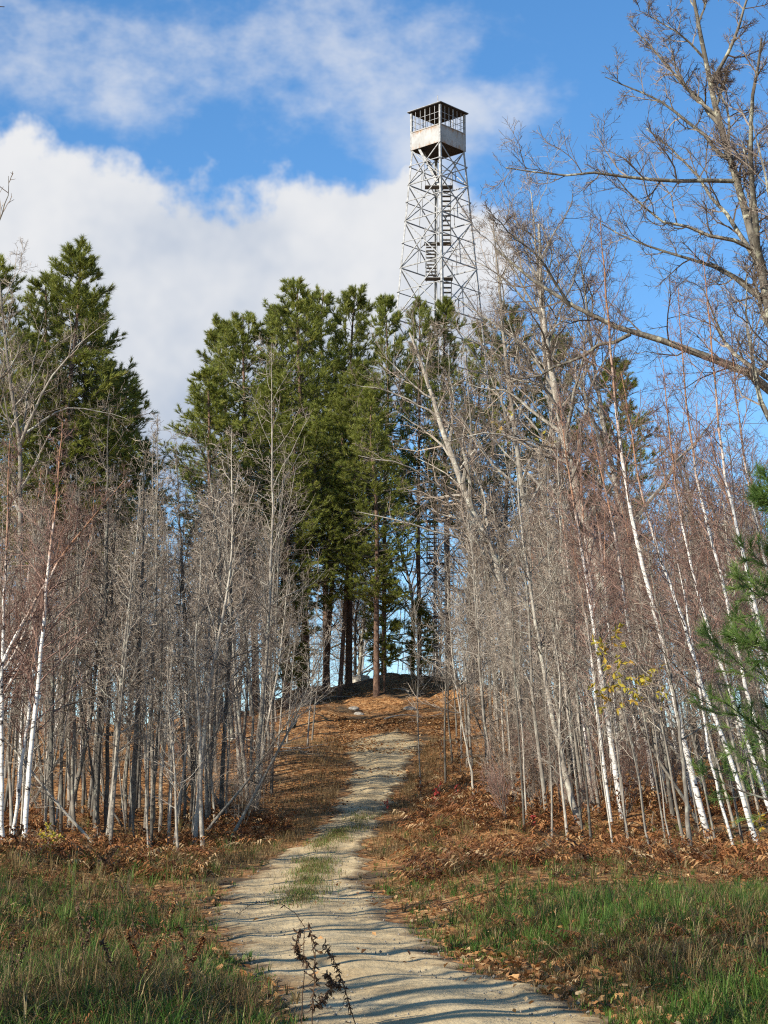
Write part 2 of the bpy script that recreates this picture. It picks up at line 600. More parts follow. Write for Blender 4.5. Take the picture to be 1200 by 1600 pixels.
m, N = new_mat('concrete')
co = N.n('ShaderNodeTexCoord').outputs['Object']
f = N.noise(co, 6, 5, .65)
finish(N, N.ramp(f, [(.3, (.36, .33, .27)), (.7, (.56, .53, .45))]), .9, f, .3, .01)
M['concrete'] = m

# ------------------------------------------------------------------ ground and track
gx = np.unique(np.concatenate([np.linspace(-14, 14, 113), np.linspace(-40, 40, 81), np.linspace(-120, 120, 41), np.linspace(-900, 900, 31)]).round(3))
gy = np.unique(np.concatenate([np.linspace(12, 62, 161), np.linspace(62, 125, 127), np.linspace(-40, 200, 61), np.linspace(-60, 1480, 50)]).round(3))
X, Y = np.meshgrid(gx, gy)
Z = height(X, Y)
idx = np.arange(X.size).reshape(X.shape)
Q = np.stack([idx[:-1, :-1], idx[:-1, 1:], idx[1:, 1:], idx[1:, :-1]], -1).reshape(-1, 4)
ground = link('ground', MB().add(np.stack([X, Y, Z], -1), Q).mesh('ground', M['floor'], True), kind='structure')

py = np.concatenate([np.arange(-6, 14, 1.0), np.arange(14, 60, .2), np.arange(60, _pe[-1, 0], .35)])
cw = np.linspace(0, 1, 25)
g = np.random.default_rng(11)
lw = sum(a * np.sin(k * py + p) for k, a, p in ((.9, .09, 1), (2.3, .07, 2), (5.1, .05, 0), (8.7, .03, 3)))
rw = sum(a * np.sin(k * py + p) for k, a, p in ((.8, .09, 4), (2.1, .07, 1), (4.7, .05, 2), (9.3, .03, 0)))
taper = np.clip((_pe[-1, 0] - py) / 4, 0.05, 1)
L = path_mid(py) + (path_left(py) + .06 + lw * 1.5 - path_mid(py)) * taper
Rr = path_mid(py) + (path_right(py) - .06 + rw * 1.5 - path_mid(py)) * taper
PX = L[:, None] * (1 - cw) + Rr[:, None] * cw
PYY = np.repeat(py[:, None], len(cw), 1)
rut = -.035 * (np.exp(-((cw - .24) / .11) ** 2) + np.exp(-((cw - .78) / .11) ** 2))[None, :] + .02 * np.exp(-((cw - .5) / .12) ** 2)
edgeprof = np.minimum(1, np.minimum(cw, 1 - cw) / .12)[None, :]
ripple = .012 * soft(PX * 3, PYY, 5, 1.1) + .02 * soft(PX * .5, PYY, 6, .9)
PZ = height(PX, PYY) + .006 + (.05 + rut + ripple * .8) * edgeprof
PZ = np.maximum(PZ, height(PX, PYY) + .006)
idx = np.arange(PX.size).reshape(PX.shape)
Q = np.stack([idx[:-1, :-1], idx[:-1, 1:], idx[1:, 1:], idx[1:, :-1]], -1).reshape(-1, 4)
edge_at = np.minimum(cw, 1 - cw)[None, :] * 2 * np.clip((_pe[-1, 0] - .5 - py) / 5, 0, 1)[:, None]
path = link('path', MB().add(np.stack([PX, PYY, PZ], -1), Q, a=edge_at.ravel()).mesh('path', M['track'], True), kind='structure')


def surf(x, y):
    return height(x, y) + np.where((x > path_left(y)) & (x < path_right(y)) & (y < _pe[-1, 0] - 1), .035, 0)


# ------------------------------------------------------------------ lookout tower
def box_between(p0, p1, w, h=None):
    h = h or w
    p0, p1 = np.array(p0, float), np.array(p1, float)
    d = p1 - p0
    Lg = np.linalg.norm(d)
    d /= Lg
    ref = np.array([0, 0, 1.0]) if abs(d[2]) < .9 else np.array([1.0, 0, 0])
    a = np.cross(d, ref)
    a /= np.linalg.norm(a)
    b = np.cross(d, a)
    V = []
    for p in (p0, p1):
        for s, t in ((-1, -1), (1, -1), (1, 1), (-1, 1)):
            V.append(p + a * s * w / 2 + b * t * h / 2)
    return np.array(V), [(0, 1, 2, 3), (7, 6, 5, 4), (0, 4, 5, 1), (1, 5, 6, 2), (2, 6, 7, 3), (3, 7, 4, 0)]


def box_obj(name, p0, p1, w, mat, parent, h=None):
    V, Q = box_between(p0, p1, w, h)
    return link(name, MB().add(V, Q).mesh(name, mat), parent)


TY = 107.0
TX = at_depth(684.5, 235, TY)[0]
floor_z = at_depth(687, 236, TY)[2]
TB = float(height(TX, TY))
tower = thing('lookout_tower', (TX, TY, TB), 'tall galvanized steel fire lookout tower with a rusty square cab on the hilltop', 'tower', rotz=math.radians(45 + 3))
HF = floor_z - TB                           # cab floor above the ground
half_top, half_base = 1.10, 1.10 + HF * .0665
roof_z = HF + 2.30


def half(z):
    return half_base + (half_top - half_base) * min(z, HF) / HF


def corner(i, z):
    s = ((-1, -1), (1, -1), (1, 1), (-1, 1))[i % 4]
    return np.array([s[0] * half(z), s[1] * half(z), z])


for i in range(4):
    leg_pts = [corner(i, -.15), corner(i, HF)]
    mb = MB()
    s = ((-1, -1), (1, -1), (1, 1), (-1, 1))[i]
    for k, (ax, ay) in enumerate(((-s[0], 0), (0, -s[1]))):   # an angle profile: two plates at right angles
        off = np.array([ax, ay, 0]) * .06
        wdt = np.array([.115, .022, 1]) if ax else np.array([.022, .115, 1])
        for p in (0,):
            a0, a1 = leg_pts[0] + off, leg_pts[1] + off
            V = []
            for q in (a0, a1):
                for t in ((-1, -1), (1, -1), (1, 1), (-1, 1)):
                    V.append(q + np.array([t[0] * wdt[0] / 2, t[1] * wdt[1] / 2, 0]) + (np.array([0, 0, 0.003]) * k))
            mb.add(V, [(3, 2, 1, 0), (4, 5, 6, 7), (0, 1, 5, 4), (1, 2, 6, 5), (2, 3, 7, 6), (3, 0, 4, 7)])
    lg = link('leg', mb.mesh('leg', M['steel']), tower)
    b = corner(i, .0)
    mb = MB()
    rings = []
    for zz, hw in ((-.5, .42), (.30, .36), (.36, .30)):
        rings += [(b[0] + sx * hw, b[1] + sy * hw, zz) for sx, sy in ((-1, -1), (1, -1), (1, 1), (-1, 1))]
    qs = [(k * 4 + j, k * 4 + (j + 1) % 4, k * 4 + 4 + (j + 1) % 4, k * 4 + 4 + j) for k in range(2) for j in range(4)] + [(8, 9, 10, 11)]
    link('footing', mb.add(rings, qs).mesh('footing', M['concrete']), tower)

nodes = [HF]
for v in (290, 347, 419.5, 500):
    nodes.append(at_depth(640, v, TY)[2] - TB)
step = nodes[-2] - nodes[-1]
while nodes[-1] - step * 1.08 > 2.0:
    step *= 1.06
    nodes.append(nodes[-1] - step)
nodes.append(.45)
for a, b in zip(nodes[:-1], nodes[1:]):
    wa, wb = half(a), half(b)
    zc = b + (a - b) * wb / (wa + wb)                # where the two diagonals of a face cross
    for i in range(4):
        lo0, lo1, up0, up1 = corner(i, b), corner(i + 1, b), corner(i, a), corner(i + 1, a)
        nrm = norm(np.cross(lo1 - lo0, np.array([0, 0, 1.0])))
        box_obj('brace', lo0 + nrm * .03, up1 + nrm * .03, .052, M['steel'], tower)
        box_obj('brace', lo1 - nrm * .03, up0 - nrm * .03, .052, M['steel'], tower)
        if b > .5:
            box_obj('strut', lo0, lo1, .062, M['steel'], tower)
        m0, m1 = corner(i, zc), corner(i + 1, zc)
        box_obj('strut', m0 + nrm * .085, m1 + nrm * .085, .045, M['steel'], tower)
        box_obj('hanger', .5 * (m0 + m1) + nrm * .085, .5 * (lo0 + lo1) + nrm * .085, .036, M['steel'], tower)

# stairs: flights that double back inside the legs, run along the sight diagonal
stair_rot = Matrix.Rotation(-math.radians(48), 3, 'Z')


def sp(x, y, z):
    v = stair_rot @ Vector((x, y, z))
    return np.array(v)


FH = 2.75
z_top = HF - 2.55
fl = 0
z1 = z_top
while z1 - FH > -.3:
    z0 = max(z1 - FH, .02)
    side = 1 if fl % 2 == 0 else -1
    cx = .40 if side > 0 else -.42
    y0, y1 = (.80, -.62) if side > 0 else (-.62, .80)
    flight = bpy.data.objects.new('stair_flight', None)
    COL.objects.link(flight)
    flight.parent = tower
    nt = 11
    for k in range(nt):
        t = (k + .5) / nt
        zc, yc = z0 + (z1 - z0) * t, y0 + (y1 - y0) * t
        box_obj('tread', sp(cx - .29, yc, zc), sp(cx + .29, yc, zc), .21, M['tread'], flight, .045)
    for sx in (-.315, .315):
        box_obj('stringer', sp(cx + sx, y0, z0 - .02), sp(cx + sx, y1, z1 - .02), .035, M['steel'], flight, .15)
        box_obj('handrail', sp(cx + sx, y0, z0 + .9), sp(cx + sx, y1, z1 + .9), .028, M['steel'], flight)
        for t in (.06, .5, .94):
            box_obj('rail_post', sp(cx + sx, y0 + (y1 - y0) * t, z0 + (z1 - z0) * t), sp(cx + sx, y0 + (y1 - y0) * t, z0 + (z1 - z0) * t + .9), .026, M['steel'], flight)
    yl = y1 + (.30 if y1 > 0 else -.30)
    lnd = box_obj('landing', sp(-.80, yl, z1 + .0), sp(.78, yl, z1 + .0), .60, M['tread'], tower, .05)
    for sx in (-.78, .76):
        box_obj('rail_post', sp(sx, yl, z1 + .026), sp(sx, yl, z1 + .95), .028, M['steel'], lnd)
    box_obj('handrail', sp(-.78, yl + (.28 if y1 > 0 else -.28), z1 + .93), sp(.76, yl + (.28 if y1 > 0 else -.28), z1 + .93), .03, M['steel'], lnd)
    z1 = z0
    fl += 1
    if z0 < .1:
        break
flight = bpy.data.objects.new('stair_flight', None)
COL.objects.link(flight)
flight.parent = tower
a0, a1 = np.array([.15, -.85, z_top]), np.array([-1.0, -.1, HF + .0])
for k in range(9):
    t = (k + .5) / 9
    c = a0 + (a1 - a0) * t
    box_obj('tread', sp(c[0] - .12, c[1] - .26, c[2]), sp(c[0] + .12, c[1] + .26, c[2]), .18, M['tread'], flight, .045)
for dy in (-.3, .3):
    o1 = np.array([dy * .42, dy, 0])
    box_obj('stringer', sp(*(a0 + o1)), sp(*(a1 + o1)), .035, M['steel'], flight, .15)
    box_obj('handrail', sp(*(a0 + o1 + [0, 0, .85])), sp(*(a1 + o1 + [0, 0, -.1])), .028, M['steel'], flight)

# the cab
cab = link('cab', MB().add(*box_between((0, -half_top - .02, HF + .04), (0, half_top + .02, HF + .04), 2 * half_top + .04, .08)).mesh('cab_floor', M['roof']), tower)
WH = 1.06
for i in range(4):
    a, b = corner(i, HF), corner(i + 1, HF)
    a[2] = b[2] = HF + WH / 2 - .02
    nrm = norm(np.cross(b - a, np.array([0, 0, 1.0])))
    d = norm(b - a)
    wall = box_obj('wall_panel', a + nrm * .045 + d * .06, b + nrm * .045 - d * .06, .03, M['sheet'], cab, WH)
    zt = HF + WH - .02
    for zz, ww in ((zt + .02, .07),):
        box_obj('sill', np.array([a[0], a[1], zz]) + nrm * .06 + d * .06, np.array([b[0], b[1], zz]) + nrm * .06 - d * .06, .06, M['sheet'], cab, .05)
    for k in range(1, 6):
        p = a + (b - a) * k / 6 + nrm * .05
        box_obj('window_bar', (p[0], p[1], zt + .045), (p[0], p[1], roof_z - .03), .045 if k == 3 else .024, M['steel'], cab)
    for zz in (zt + .42, zt + .80):
        box_obj('window_bar', np.array([a[0], a[1], zz]) + nrm * .018 + d * .06, np.array([b[0], b[1], zz]) + nrm * .018 - d * .06, .020, M['steel'], cab)
    c = corner(i, HF)
    box_obj('corner_post', (c[0], c[1], HF - .02), (c[0], c[1], roof_z - .02), .115, M['steel'], cab)
# two rivet plates on the shaded wall
a, b = corner(1, HF), corner(2, HF)
nrm = norm(np.cross(b - a, np.array([0, 0, 1.0])))
for zz in (.40, .72):
    p = a + (b - a) * .14 + nrm * .066
    box_obj('bracket', (p[0], p[1], HF + zz), (p[0], p[1], HF + zz + .10), .05, M['steel'], cab)
ov = half_top + .17
mb = MB()
V = [(-ov, -ov, roof_z), (ov, -ov, roof_z), (ov, ov, roof_z), (-ov, ov, roof_z),
     (-ov, -ov, roof_z + .05), (ov, -ov, roof_z + .05), (ov, ov, roof_z + .05), (-ov, ov, roof_z + .05), (0, 0, roof_z + .42)]
mb.add(V, [(3, 2, 1, 0), (0, 1, 5, 4), (1, 2, 6, 5), (2, 3, 7, 6), (3, 0, 4, 7)], [(4, 5, 8), (5, 6, 8), (6, 7, 8), (7, 4, 8)])
roof = link('roof', mb.mesh('roof', M['roof']), tower)
box_obj('lightning_rod', (0, 0, roof_z + .40), (.02, .03, roof_z + 1.15), .03, M['steel'], roof)
for i in range(4):
    p, q = np.array(V[i]), np.array(V[(i + 1) % 4])
    nn = norm(np.cross(q - p, np.array([0, 0, 1.0]))) * .012
    box_obj('eave_trim', p + nn + [0, 0, .055], q + nn + [0, 0, .055], .02, M['steel'], roof, .03)
# END_PART1

# ------------------------------------------------------------------ tree kinds: each maker returns meshes by part name
def trunk_line(h, lean, wob, g, K=16, bow=0.0):
    t = np.linspace(0, 1, K)
    p = np.zeros((K, 3))
    p[:, 2] = -.25 + (h + .25) * t
    for ax in range(2):
        p[:, ax] = sum(g.normal(0, wob) * np.sin(k * t * 3.14 + g.uniform(0, 6.28)) for k in (1, 2, 3.3)) * t ** .7
    p[:, 0] += lean * h * t + bow * h * t * t
    p[:, :2] -= p[0, :2]
    return p


def radii(r0, r1, K, p=.9, flare=.25):
    t = np.linspace(0, 1, K)
    return (r0 - r1) * (1 - t) ** p + r1 + r0 * flare * np.exp(-t * K * 1.1)


def bare_meshes(name, P, R, g, spec, bark_m, twig_m, limbs=None):
    """trunk polyline -> trunk mesh + crown mesh of side branches down to fine twigs"""
    V, Qd = tubes(P[None], R[None], 9)
    out = {'trunk': MB().add(V, Qd).mesh(name + '_trunk', bark_m, True)}
    crown = MB()
    h = np.linalg.norm(P[-1] - P[0])
    n1 = spec['n1']
    idx, t, azm = children(1, n1, spec['t0'], spec.get('t1', .985), g, spec.get('bias', 1.0))
    prof = spec['prof'](t)
    ln = h * prof * g.uniform(.35, 1.5, n1)
    ang = np.radians(g.uniform(*spec['a1'], n1)) * (1 - .35 * t)
    C1, R1 = grow(P[None], R[None], idx, t, ln, ang, azm, spec['k1'], spec['w1'], spec['up1'], spec.get('rf', .55), spec.get('rm', .06), .005, g)
    V, Qd = tubes(C1, R1, 5 if spec.get('rm', .06) > .05 else 4)
    crown.add(V, Qd, a=np.repeat(g.uniform(.35, 1, n1), V.shape[0] // n1), mat=0 if spec.get('dark1') else 1)
    P_, R_, L_ = C1, R1, ln
    if limbs is not None:
        LP, LR, LL = limbs
        P_, R_, L_ = np.concatenate([P_, LP]), np.concatenate([R_, LR]), np.concatenate([L_, LL])
    for lv, (n, frac, a, k, w, up, rt) in enumerate(spec['levels']):
        idx, t, azm = children(len(P_), n, .18, .98, g)
        ln = np.clip(L_[idx] * frac * g.uniform(.5, 1.3, len(idx)) * (1.15 - .5 * t), .10, 4)
        ang = np.radians(g.uniform(*a, len(idx)))
        C, Rc = grow(P_, R_, idx, t, ln, ang, azm, k, w, up, .6, .03, rt, g)
        V, Qd = tubes(C, Rc, 3)
        crown.add(V, Qd, a=np.repeat(g.uniform(0, 1, len(idx)) ** (1 + .6 * lv), V.shape[0] // len(idx)))
        P_, R_, L_ = C, Rc, ln
    out['crown'] = crown.mesh(name + '_crown', [twig_m, bark_m])
    return out, (P_, R_)


sap_spec = dict(n1=26, t0=.36, prof=lambda t: .045 + .23 * (1 - t) ** .9, a1=(22, 82), k1=7, w1=.15, up1=.06, rm=.022, rf=.5,
                levels=[(6, .42, (30, 75), 5, .2, .03, .0048), (5, .5, (25, 75), 2, .22, .02, .0034)])
birch_spec = dict(dark1=True, n1=42, t0=.30, prof=lambda t: .03 + .17 * (1 - t) ** .8, a1=(30, 70), k1=6, w1=.10, up1=.05, rm=.018, rf=.42,
                  levels=[(7, .42, (22, 65), 4, .15, .01, .0034), (5, .55, (20, 60), 2, .18, -.01, .0024)])
hard_spec = dict(n1=24, t0=.34, prof=lambda t: .09 + .34 * (1 - t) ** .9, a1=(38, 70), k1=9, w1=.17, up1=.06, rm=.11, rf=.6,
                 levels=[(9, .42, (28, 65), 6, .20, .05, .007), (7, .42, (25, 65), 4, .2, .05, .0042), (5, .48, (25, 60), 2, .2, .05, .003)])
bush_spec = dict(n1=9, t0=.2, prof=lambda t: .18 + .3 * (1 - t), a1=(18, 45), k1=5, w1=.12, up1=.08, rm=.012, rf=.7,
                 levels=[(6, .45, (25, 60), 4, .15, .04, .003), (3, .5, (25, 60), 3, .2, .03, .0024)])


def sapling(seed, h):
    g = np.random.default_rng(seed)
    sap_spec = dict(globals()['sap_spec'], t0=g.uniform(.14, .46), n1=int(g.integers(22, 33)))
    P = trunk_line(h, g.normal(0, .015), .09, g, 18)
    return bare_meshes('sapling', P, radii(.0075 * h * g.uniform(.75, 1.15), .006, 18), g, sap_spec, M[('pale_bark', 'grey_bark')[seed % 2]], M[('pale_twig', 'grey_twig')[seed % 2]])[0]


def birch(seed, h):
    g = np.random.default_rng(seed)
    P = trunk_line(h, 0, .08, g, 20, bow=g.uniform(-.03, .05))
    return bare_meshes('birch', P, radii(.0072 * h, .006, 20), g, birch_spec, M['birch_bark'], M['red_twig'])[0]


def hardwood(seed, h, bark_k='oak_bark', twig_k='grey_twig', r=.014):
    g = np.random.default_rng(seed)
    P = trunk_line(h, g.normal(0, .02), .28, g, 20)
    return bare_meshes('hardwood', P, radii(r * h, .02, 20, .8), g, hard_spec, M[bark_k], M[twig_k])[0]


def bush(seed, h):
    """many thin stems from one stool"""
    g = np.random.default_rng(seed)
    n, K = 7, 7
    a = g.uniform(0, 6.28, n)
    base = np.stack([np.cos(a) * .08, np.sin(a) * .08, np.full(n, -.1)], 1)
    d = np.stack([np.cos(a) * .30, np.sin(a) * .30, np.ones(n)], 1) + g.normal(0, .08, (n, 3))
    P = [base]
    st = h * g.uniform(.6, 1, n)[:, None] / (K - 1)
    for k in range(K - 1):
        d = norm(d + g.normal(0, .07, d.shape) + [0, 0, .05])
        P.append(P[-1] + d * st)
    P = np.stack(P, 1)
    R = np.linspace(.014, .004, K)[None].repeat(n, 0)
    V, Qd = tubes(P, R, 4)
    out = {'stems': MB().add(V, Qd).mesh('bush_stems', M['grey_bark'], True)}
    mb = MB()
    sp_ = bush_spec
    idx, t, azm = children(n, sp_['n1'], .2, .97, g)
    ln = h * .32 * g.uniform(.5, 1.2, len(idx)) * (1.1 - .7 * t)
    C1, R1 = grow(P, R, idx, t, ln, np.radians(g.uniform(20, 50, len(idx))), azm, 5, .12, .08, .6, .008, .003, g)
    V, Qd = tubes(C1, R1, 3)
    mb.add(V, Qd, a=np.repeat(g.uniform(.3, 1, len(idx)), V.shape[0] // len(idx)))
    P_, R_, L_ = C1, R1, ln
    for n2, fr, k in ((5, .45, 4), (4, .5, 2)):
        idx, t, azm = children(len(P_), n2, .2, .97, g)
        ln = np.maximum(L_[idx] * fr * g.uniform(.5, 1.3, len(idx)), .08)
        C, Rc = grow(P_, R_, idx, t, ln, np.radians(g.uniform(25, 60, len(idx))), azm, k, .16, .04, .6, .006, .0024, g)
        V, Qd = tubes(C, Rc, 3)
        mb.add(V, Qd, a=np.repeat(g.uniform(0, 1, len(idx)), V.shape[0] // len(idx)))
        P_, R_, L_ = C, Rc, ln
    out['crown'] = mb.mesh('bush_crown', M['grey_twig' if seed % 2 else 'red_twig'])
    return out


def tufts(mb, pos, dirs, g, n_needle, ln, width, spread, a=None, lift=.25, mat=0):
    """needle brushes: n_needle narrow triangles fanned round each shoot tip"""
    Mn = len(pos)
    d = np.repeat(norm(dirs + [0, 0, lift]), n_needle, 0)
    p = np.repeat(pos, n_needle, 0)
    nd = norm(d + g.normal(0, spread, d.shape))
    back = g.uniform(-.45, .25, len(p))[:, None]
    p = p + d * back * ln
    L = ln * g.uniform(.7, 1.15, len(p))[:, None]
    side = norm(np.cross(nd, g.normal(0, 1, nd.shape))) * width
    tip = p + nd * L
    V = np.stack([p - side, p + side, tip], 1)
    i = np.arange(len(p))[:, None] * 3
    Td = i + np.array([[0, 1, 2]])
    base = g.uniform(0, 1, Mn) if a is None else a
    av = np.repeat(np.clip(np.repeat(base, n_needle) * .7 + g.uniform(0, .3, len(p)), 0, 1), 3)
    mb.add(V.reshape(-1, 3), T=Td, a=av, mat=mat)


def pine(seed, h, crown0=.36, width=.135, dens=1.0, droop=0.0, needles=22, nl=.23):
    g = np.random.default_rng(seed)
    K = 22
    P = trunk_line(h, 0, .10, g, K)
    R = radii(.0080 * h, .02, K, .75, .15)
    V, Qd = tubes(P[None], R[None], 10)
    out = {'trunk': MB().add(V, Qd).mesh('pine_trunk', M['pine_bark'], True)}
    zs, azs, lens = [], [], []
    t = crown0
    while t < .985:
        c = (t - crown0) / (1 - crown0)
        shape = (min(1, .42 + 1.5 * c) * (1 - c) ** .62 + .05)
        nb = int(round(g.uniform(4, 6) * dens))
        a0 = g.uniform(0, 6.28)
        patch = g.uniform(.65, 1.12)
        for k in range(nb):
            zs.append(min(t + g.normal(0, .006), .99))
            azs.append(a0 + k * 6.283 / nb + g.normal(0, .25))
            lens.append(h * width * shape * patch * g.uniform(.6, 1.18))
        t += g.uniform(.016, .027)
    zs, azs, lens = np.array(zs), np.array(azs), np.array(lens)
    c = np.clip((zs - crown0) / (1 - crown0), 0, 1)
    n = len(zs)
    C1, R1 = grow(P[None], R[None], np.zeros(n, int), zs, lens, np.radians(94 - 40 * c ** 1.3 + g.normal(0, 9, n)), azs, 6, .07, .075 - droop, .35, .05, .008, g)
    twig = MB()
    V, Qd = tubes(C1, R1, 4)
    twig.add(V, Qd)
    # a few bare dead snags below the living crown
    nd = 26
    zd = g.uniform(.10, crown0 + .05, nd)
    Cd, Rd = grow(P[None], R[None], np.zeros(nd, int), zd, g.uniform(.3, 1.6, nd), np.radians(g.uniform(70, 105, nd)), g.uniform(0, 6.28, nd), 5, .12, -.03, .2, .02, .004, g)
    V, Qd = tubes(Cd, Rd, 3)
    twig.add(V, Qd)
    idx, tt, azm = children(n, 9, .28, .97, g)
    l2 = np.clip(lens[idx] * .36 * (1.25 - tt) * g.uniform(.7, 1.3, len(idx)), .16, 1.4)
    C2, R2 = grow(C1, R1, idx, tt, l2, np.radians(g.uniform(30, 62, len(idx))), azm, 4, .10, .16, .5, .015, .005, g)
    V, Qd = tubes(C2, R2, 3)
    twig.add(V, Qd)
    out['branches'] = twig.mesh('pine_branches', M['dark_bark'])
    fol = MB()
    tone2 = np.clip(g.normal(.5, .22, len(C2)), 0, 1)
    for k in (1, 2, 3):
        keep = g.uniform(0, 1, len(C2)) < (.35, .8, 1.0)[k - 1]
        tufts(fol, C2[keep, k] + g.normal(0, .03, (keep.sum(), 3)), norm(C2[keep, k] - C2[keep, k - 1]), g, needles, nl, 0.0115, .42, tone2[keep])
    tone1 = np.clip(g.normal(.55, .2, n), 0, 1)
    for k in (3, 4, 5):
        tufts(fol, C1[:, k], norm(C1[:, k] - C1[:, k - 1]), g, needles, nl * 1.05, 0.0115, .42, tone1)
    lead = np.array([P[-1], P[-1] * .985 + P[-2] * .015 + [0, 0, -.18], P[-1] + [0, 0, -.36]])
    tufts(fol, lead, np.tile([[0, 0, 1.0]], (3, 1)), g, needles + 6, nl, 0.0115, .4, np.array([.8, .8, .8]), 0)
    out['crown'] = fol.mesh('pine_needles', M['needle'])
    return out


def place(kind, meshes, loc, label, cat, group=None, rotz=0.0, lean=(0.0, 0.0), scale=1.0, zs=None):
    """one tree: an Empty at the foot that parents its trunk and crown"""
    o = thing(kind, tuple(float(c) for c in loc), label, cat, group)
    o.rotation_euler = (Matrix.Rotation(lean[0], 3, 'Y') @ Matrix.Rotation(lean[1], 3, 'X') @ Matrix.Rotation(rotz, 3, 'Z')).to_euler()
    o.scale = (scale, scale, zs if zs else scale)
    for part, me in meshes.items():
        link(part, me, o)
    return o


def foot(x, y):
    return (x, y, float(height(x, y)))


# ------------------------------------------------------------------ red pines on the hilltop
PINES = [pine(101, 21, .34, .20), pine(102, 21, .40, .185), pine(103, 21, .30, .20), pine(104, 21, .44, .175)]
g = np.random.default_rng(21)


def put_pine(u_top, v_top, y, proto, label, fat=1.0, u_base=None, group='red pines on the hill'):
    top = at_depth(u_top, v_top, y)
    ub = u_base if u_base is not None else u_top
    x = (ub - 600) / F_PX * y / ray(ub, 1000)[1]
    f = foot(x, y)
    hh = top[2] - f[2]
    s = hh / 21.0
    return place('red_pine', PINES[proto], f, label, 'pine tree', group, g.uniform(0, 6.28), (math.atan2(top[0] - x, hh), 0), s * fat * 1.08, s)


put_pine(470, 442, 97, 0, 'tallest red pine at the left peak of the hilltop clump', 1.08, 478)
put_pine(553, 446, 98, 2, 'tall red pine with a pointed crown at the right peak of the hilltop clump', 1.02, 545)
put_pine(512, 456, 104, 1, 'red pine between the two tallest crowns of the hilltop clump', 1.0, 511)
put_pine(436, 478, 101, 3, 'red pine with a crown just left of the tallest pine', 1.05, 448)
put_pine(384, 492, 99, 0, 'red pine with a twin-pointed crown on the left shoulder of the clump', 1.1, 400)
put_pine(352, 500, 104, 2, 'dark red pine behind the left shoulder of the hilltop clump', .95, 366)
put_pine(322, 572, 96, 1, 'lowest red pine at the left end of the hilltop clump', 1.25, 345)
put_pine(602, 462, 103, 3, 'narrow red pine just left of the tower legs', .80, 600)
put_pine(655, 468, 100, 1, 'red pine standing in front of the left side of the tower', .72, 655)
put_pine(697, 466, 101, 3, 'red pine standing in front of the tower middle', .72, 702)
put_pine(560, 560, 94, 3, 'red pine with a trunk beside the bare slope of the mound', .8, 531)
put_pine(585, 600, 92, 2, 'shorter red pine with low green boughs at the front of the mound', 1.15, 588)
put_pine(495, 640, 93, 0, 'bushy red pine with foliage halfway down the clump', 1.25, 470)
put_pine(745, 500, 108, 1, 'red pine half hidden by bare twigs right of the tower', .8, 742)
put_pine(800, 480, 112, 0, 'red pine behind the pale leaning trunks right of the tower', .9, 782)
put_pine(880, 520, 114, 2, 'dim red pine far back in the wood on the slope right of the tower', .9, 870)
put_pine(960, 560, 114, 3, 'dim red pine deep in the wood behind the white birch', 1.0, 950)
put_pine(455, 655, 91, 2, 'low bushy red pine at the left front of the hilltop clump', 1.2, 448)
put_pine(540, 610, 95, 0, 'bushy red pine filling the middle of the hilltop clump', 1.15, 508)
put_pine(415, 600, 95, 2, 'bushy red pine below the left shoulder of the clump', 1.2, 425)
# the separate stand on the left
put_pine(108, 380, 84, 2, 'large dark red pine towering over the left thicket', 1.12, 112, 'red pines behind the left thicket')
put_pine(-12, 400, 82, 0, 'red pine cut by the left edge of the picture', 1.05, 5, 'red pines behind the left thicket')
put_pine(165, 560, 88, 1, 'smaller red pine beside the large dark pine over the left thicket', 1.15, 160, 'red pines behind the left thicket')
put_pine(225, 690, 92, 3, 'low yellowish red pine at the right foot of the large dark pine', .9, 222, 'red pines behind the left thicket')
put_pine(40, 520, 90, 3, 'red pine behind the grey forked tree on the left', 1.1, 52, 'red pines behind the left thicket')
put_pine(72, 425, 86, 1, 'red pine crowding the left side of the large dark pine', 1.1, 78, 'red pines behind the left thicket')
put_pine(140, 455, 87, 0, 'red pine crowding the right side of the large dark pine', 1.15, 138, 'red pines behind the left thicket')
put_pine(196, 590, 90, 2, 'red pine at the outer right of the stand over the left thicket', 1.15, 190, 'red pines behind the left thicket')
# young pines with boughs near the ground by the mound
YOUNG = [pine(111, 9, .22, .24, .5, .05)] * 2
for (ub, vt, y, k, lab) in ((452, 905, 91, 0, 'young pine with low green boughs at the left of the mound'),
                            (600, 860, 93, 1, 'young pine with spreading boughs at the middle of the mound'),
                            (655, 935, 96, 0, 'small young pine with one low bough in front of the tower foot')):
    top = at_depth(ub, vt, y)
    f = foot((ub - 600) / F_PX * y, y)
    s = (top[2] - f[2]) / 9
    place('young_pine', YOUNG[k], f, lab, 'pine tree', 'young pines on the mound', g.uniform(0, 6), scale=s * (1.3 if s < .7 else 1.0), zs=s)

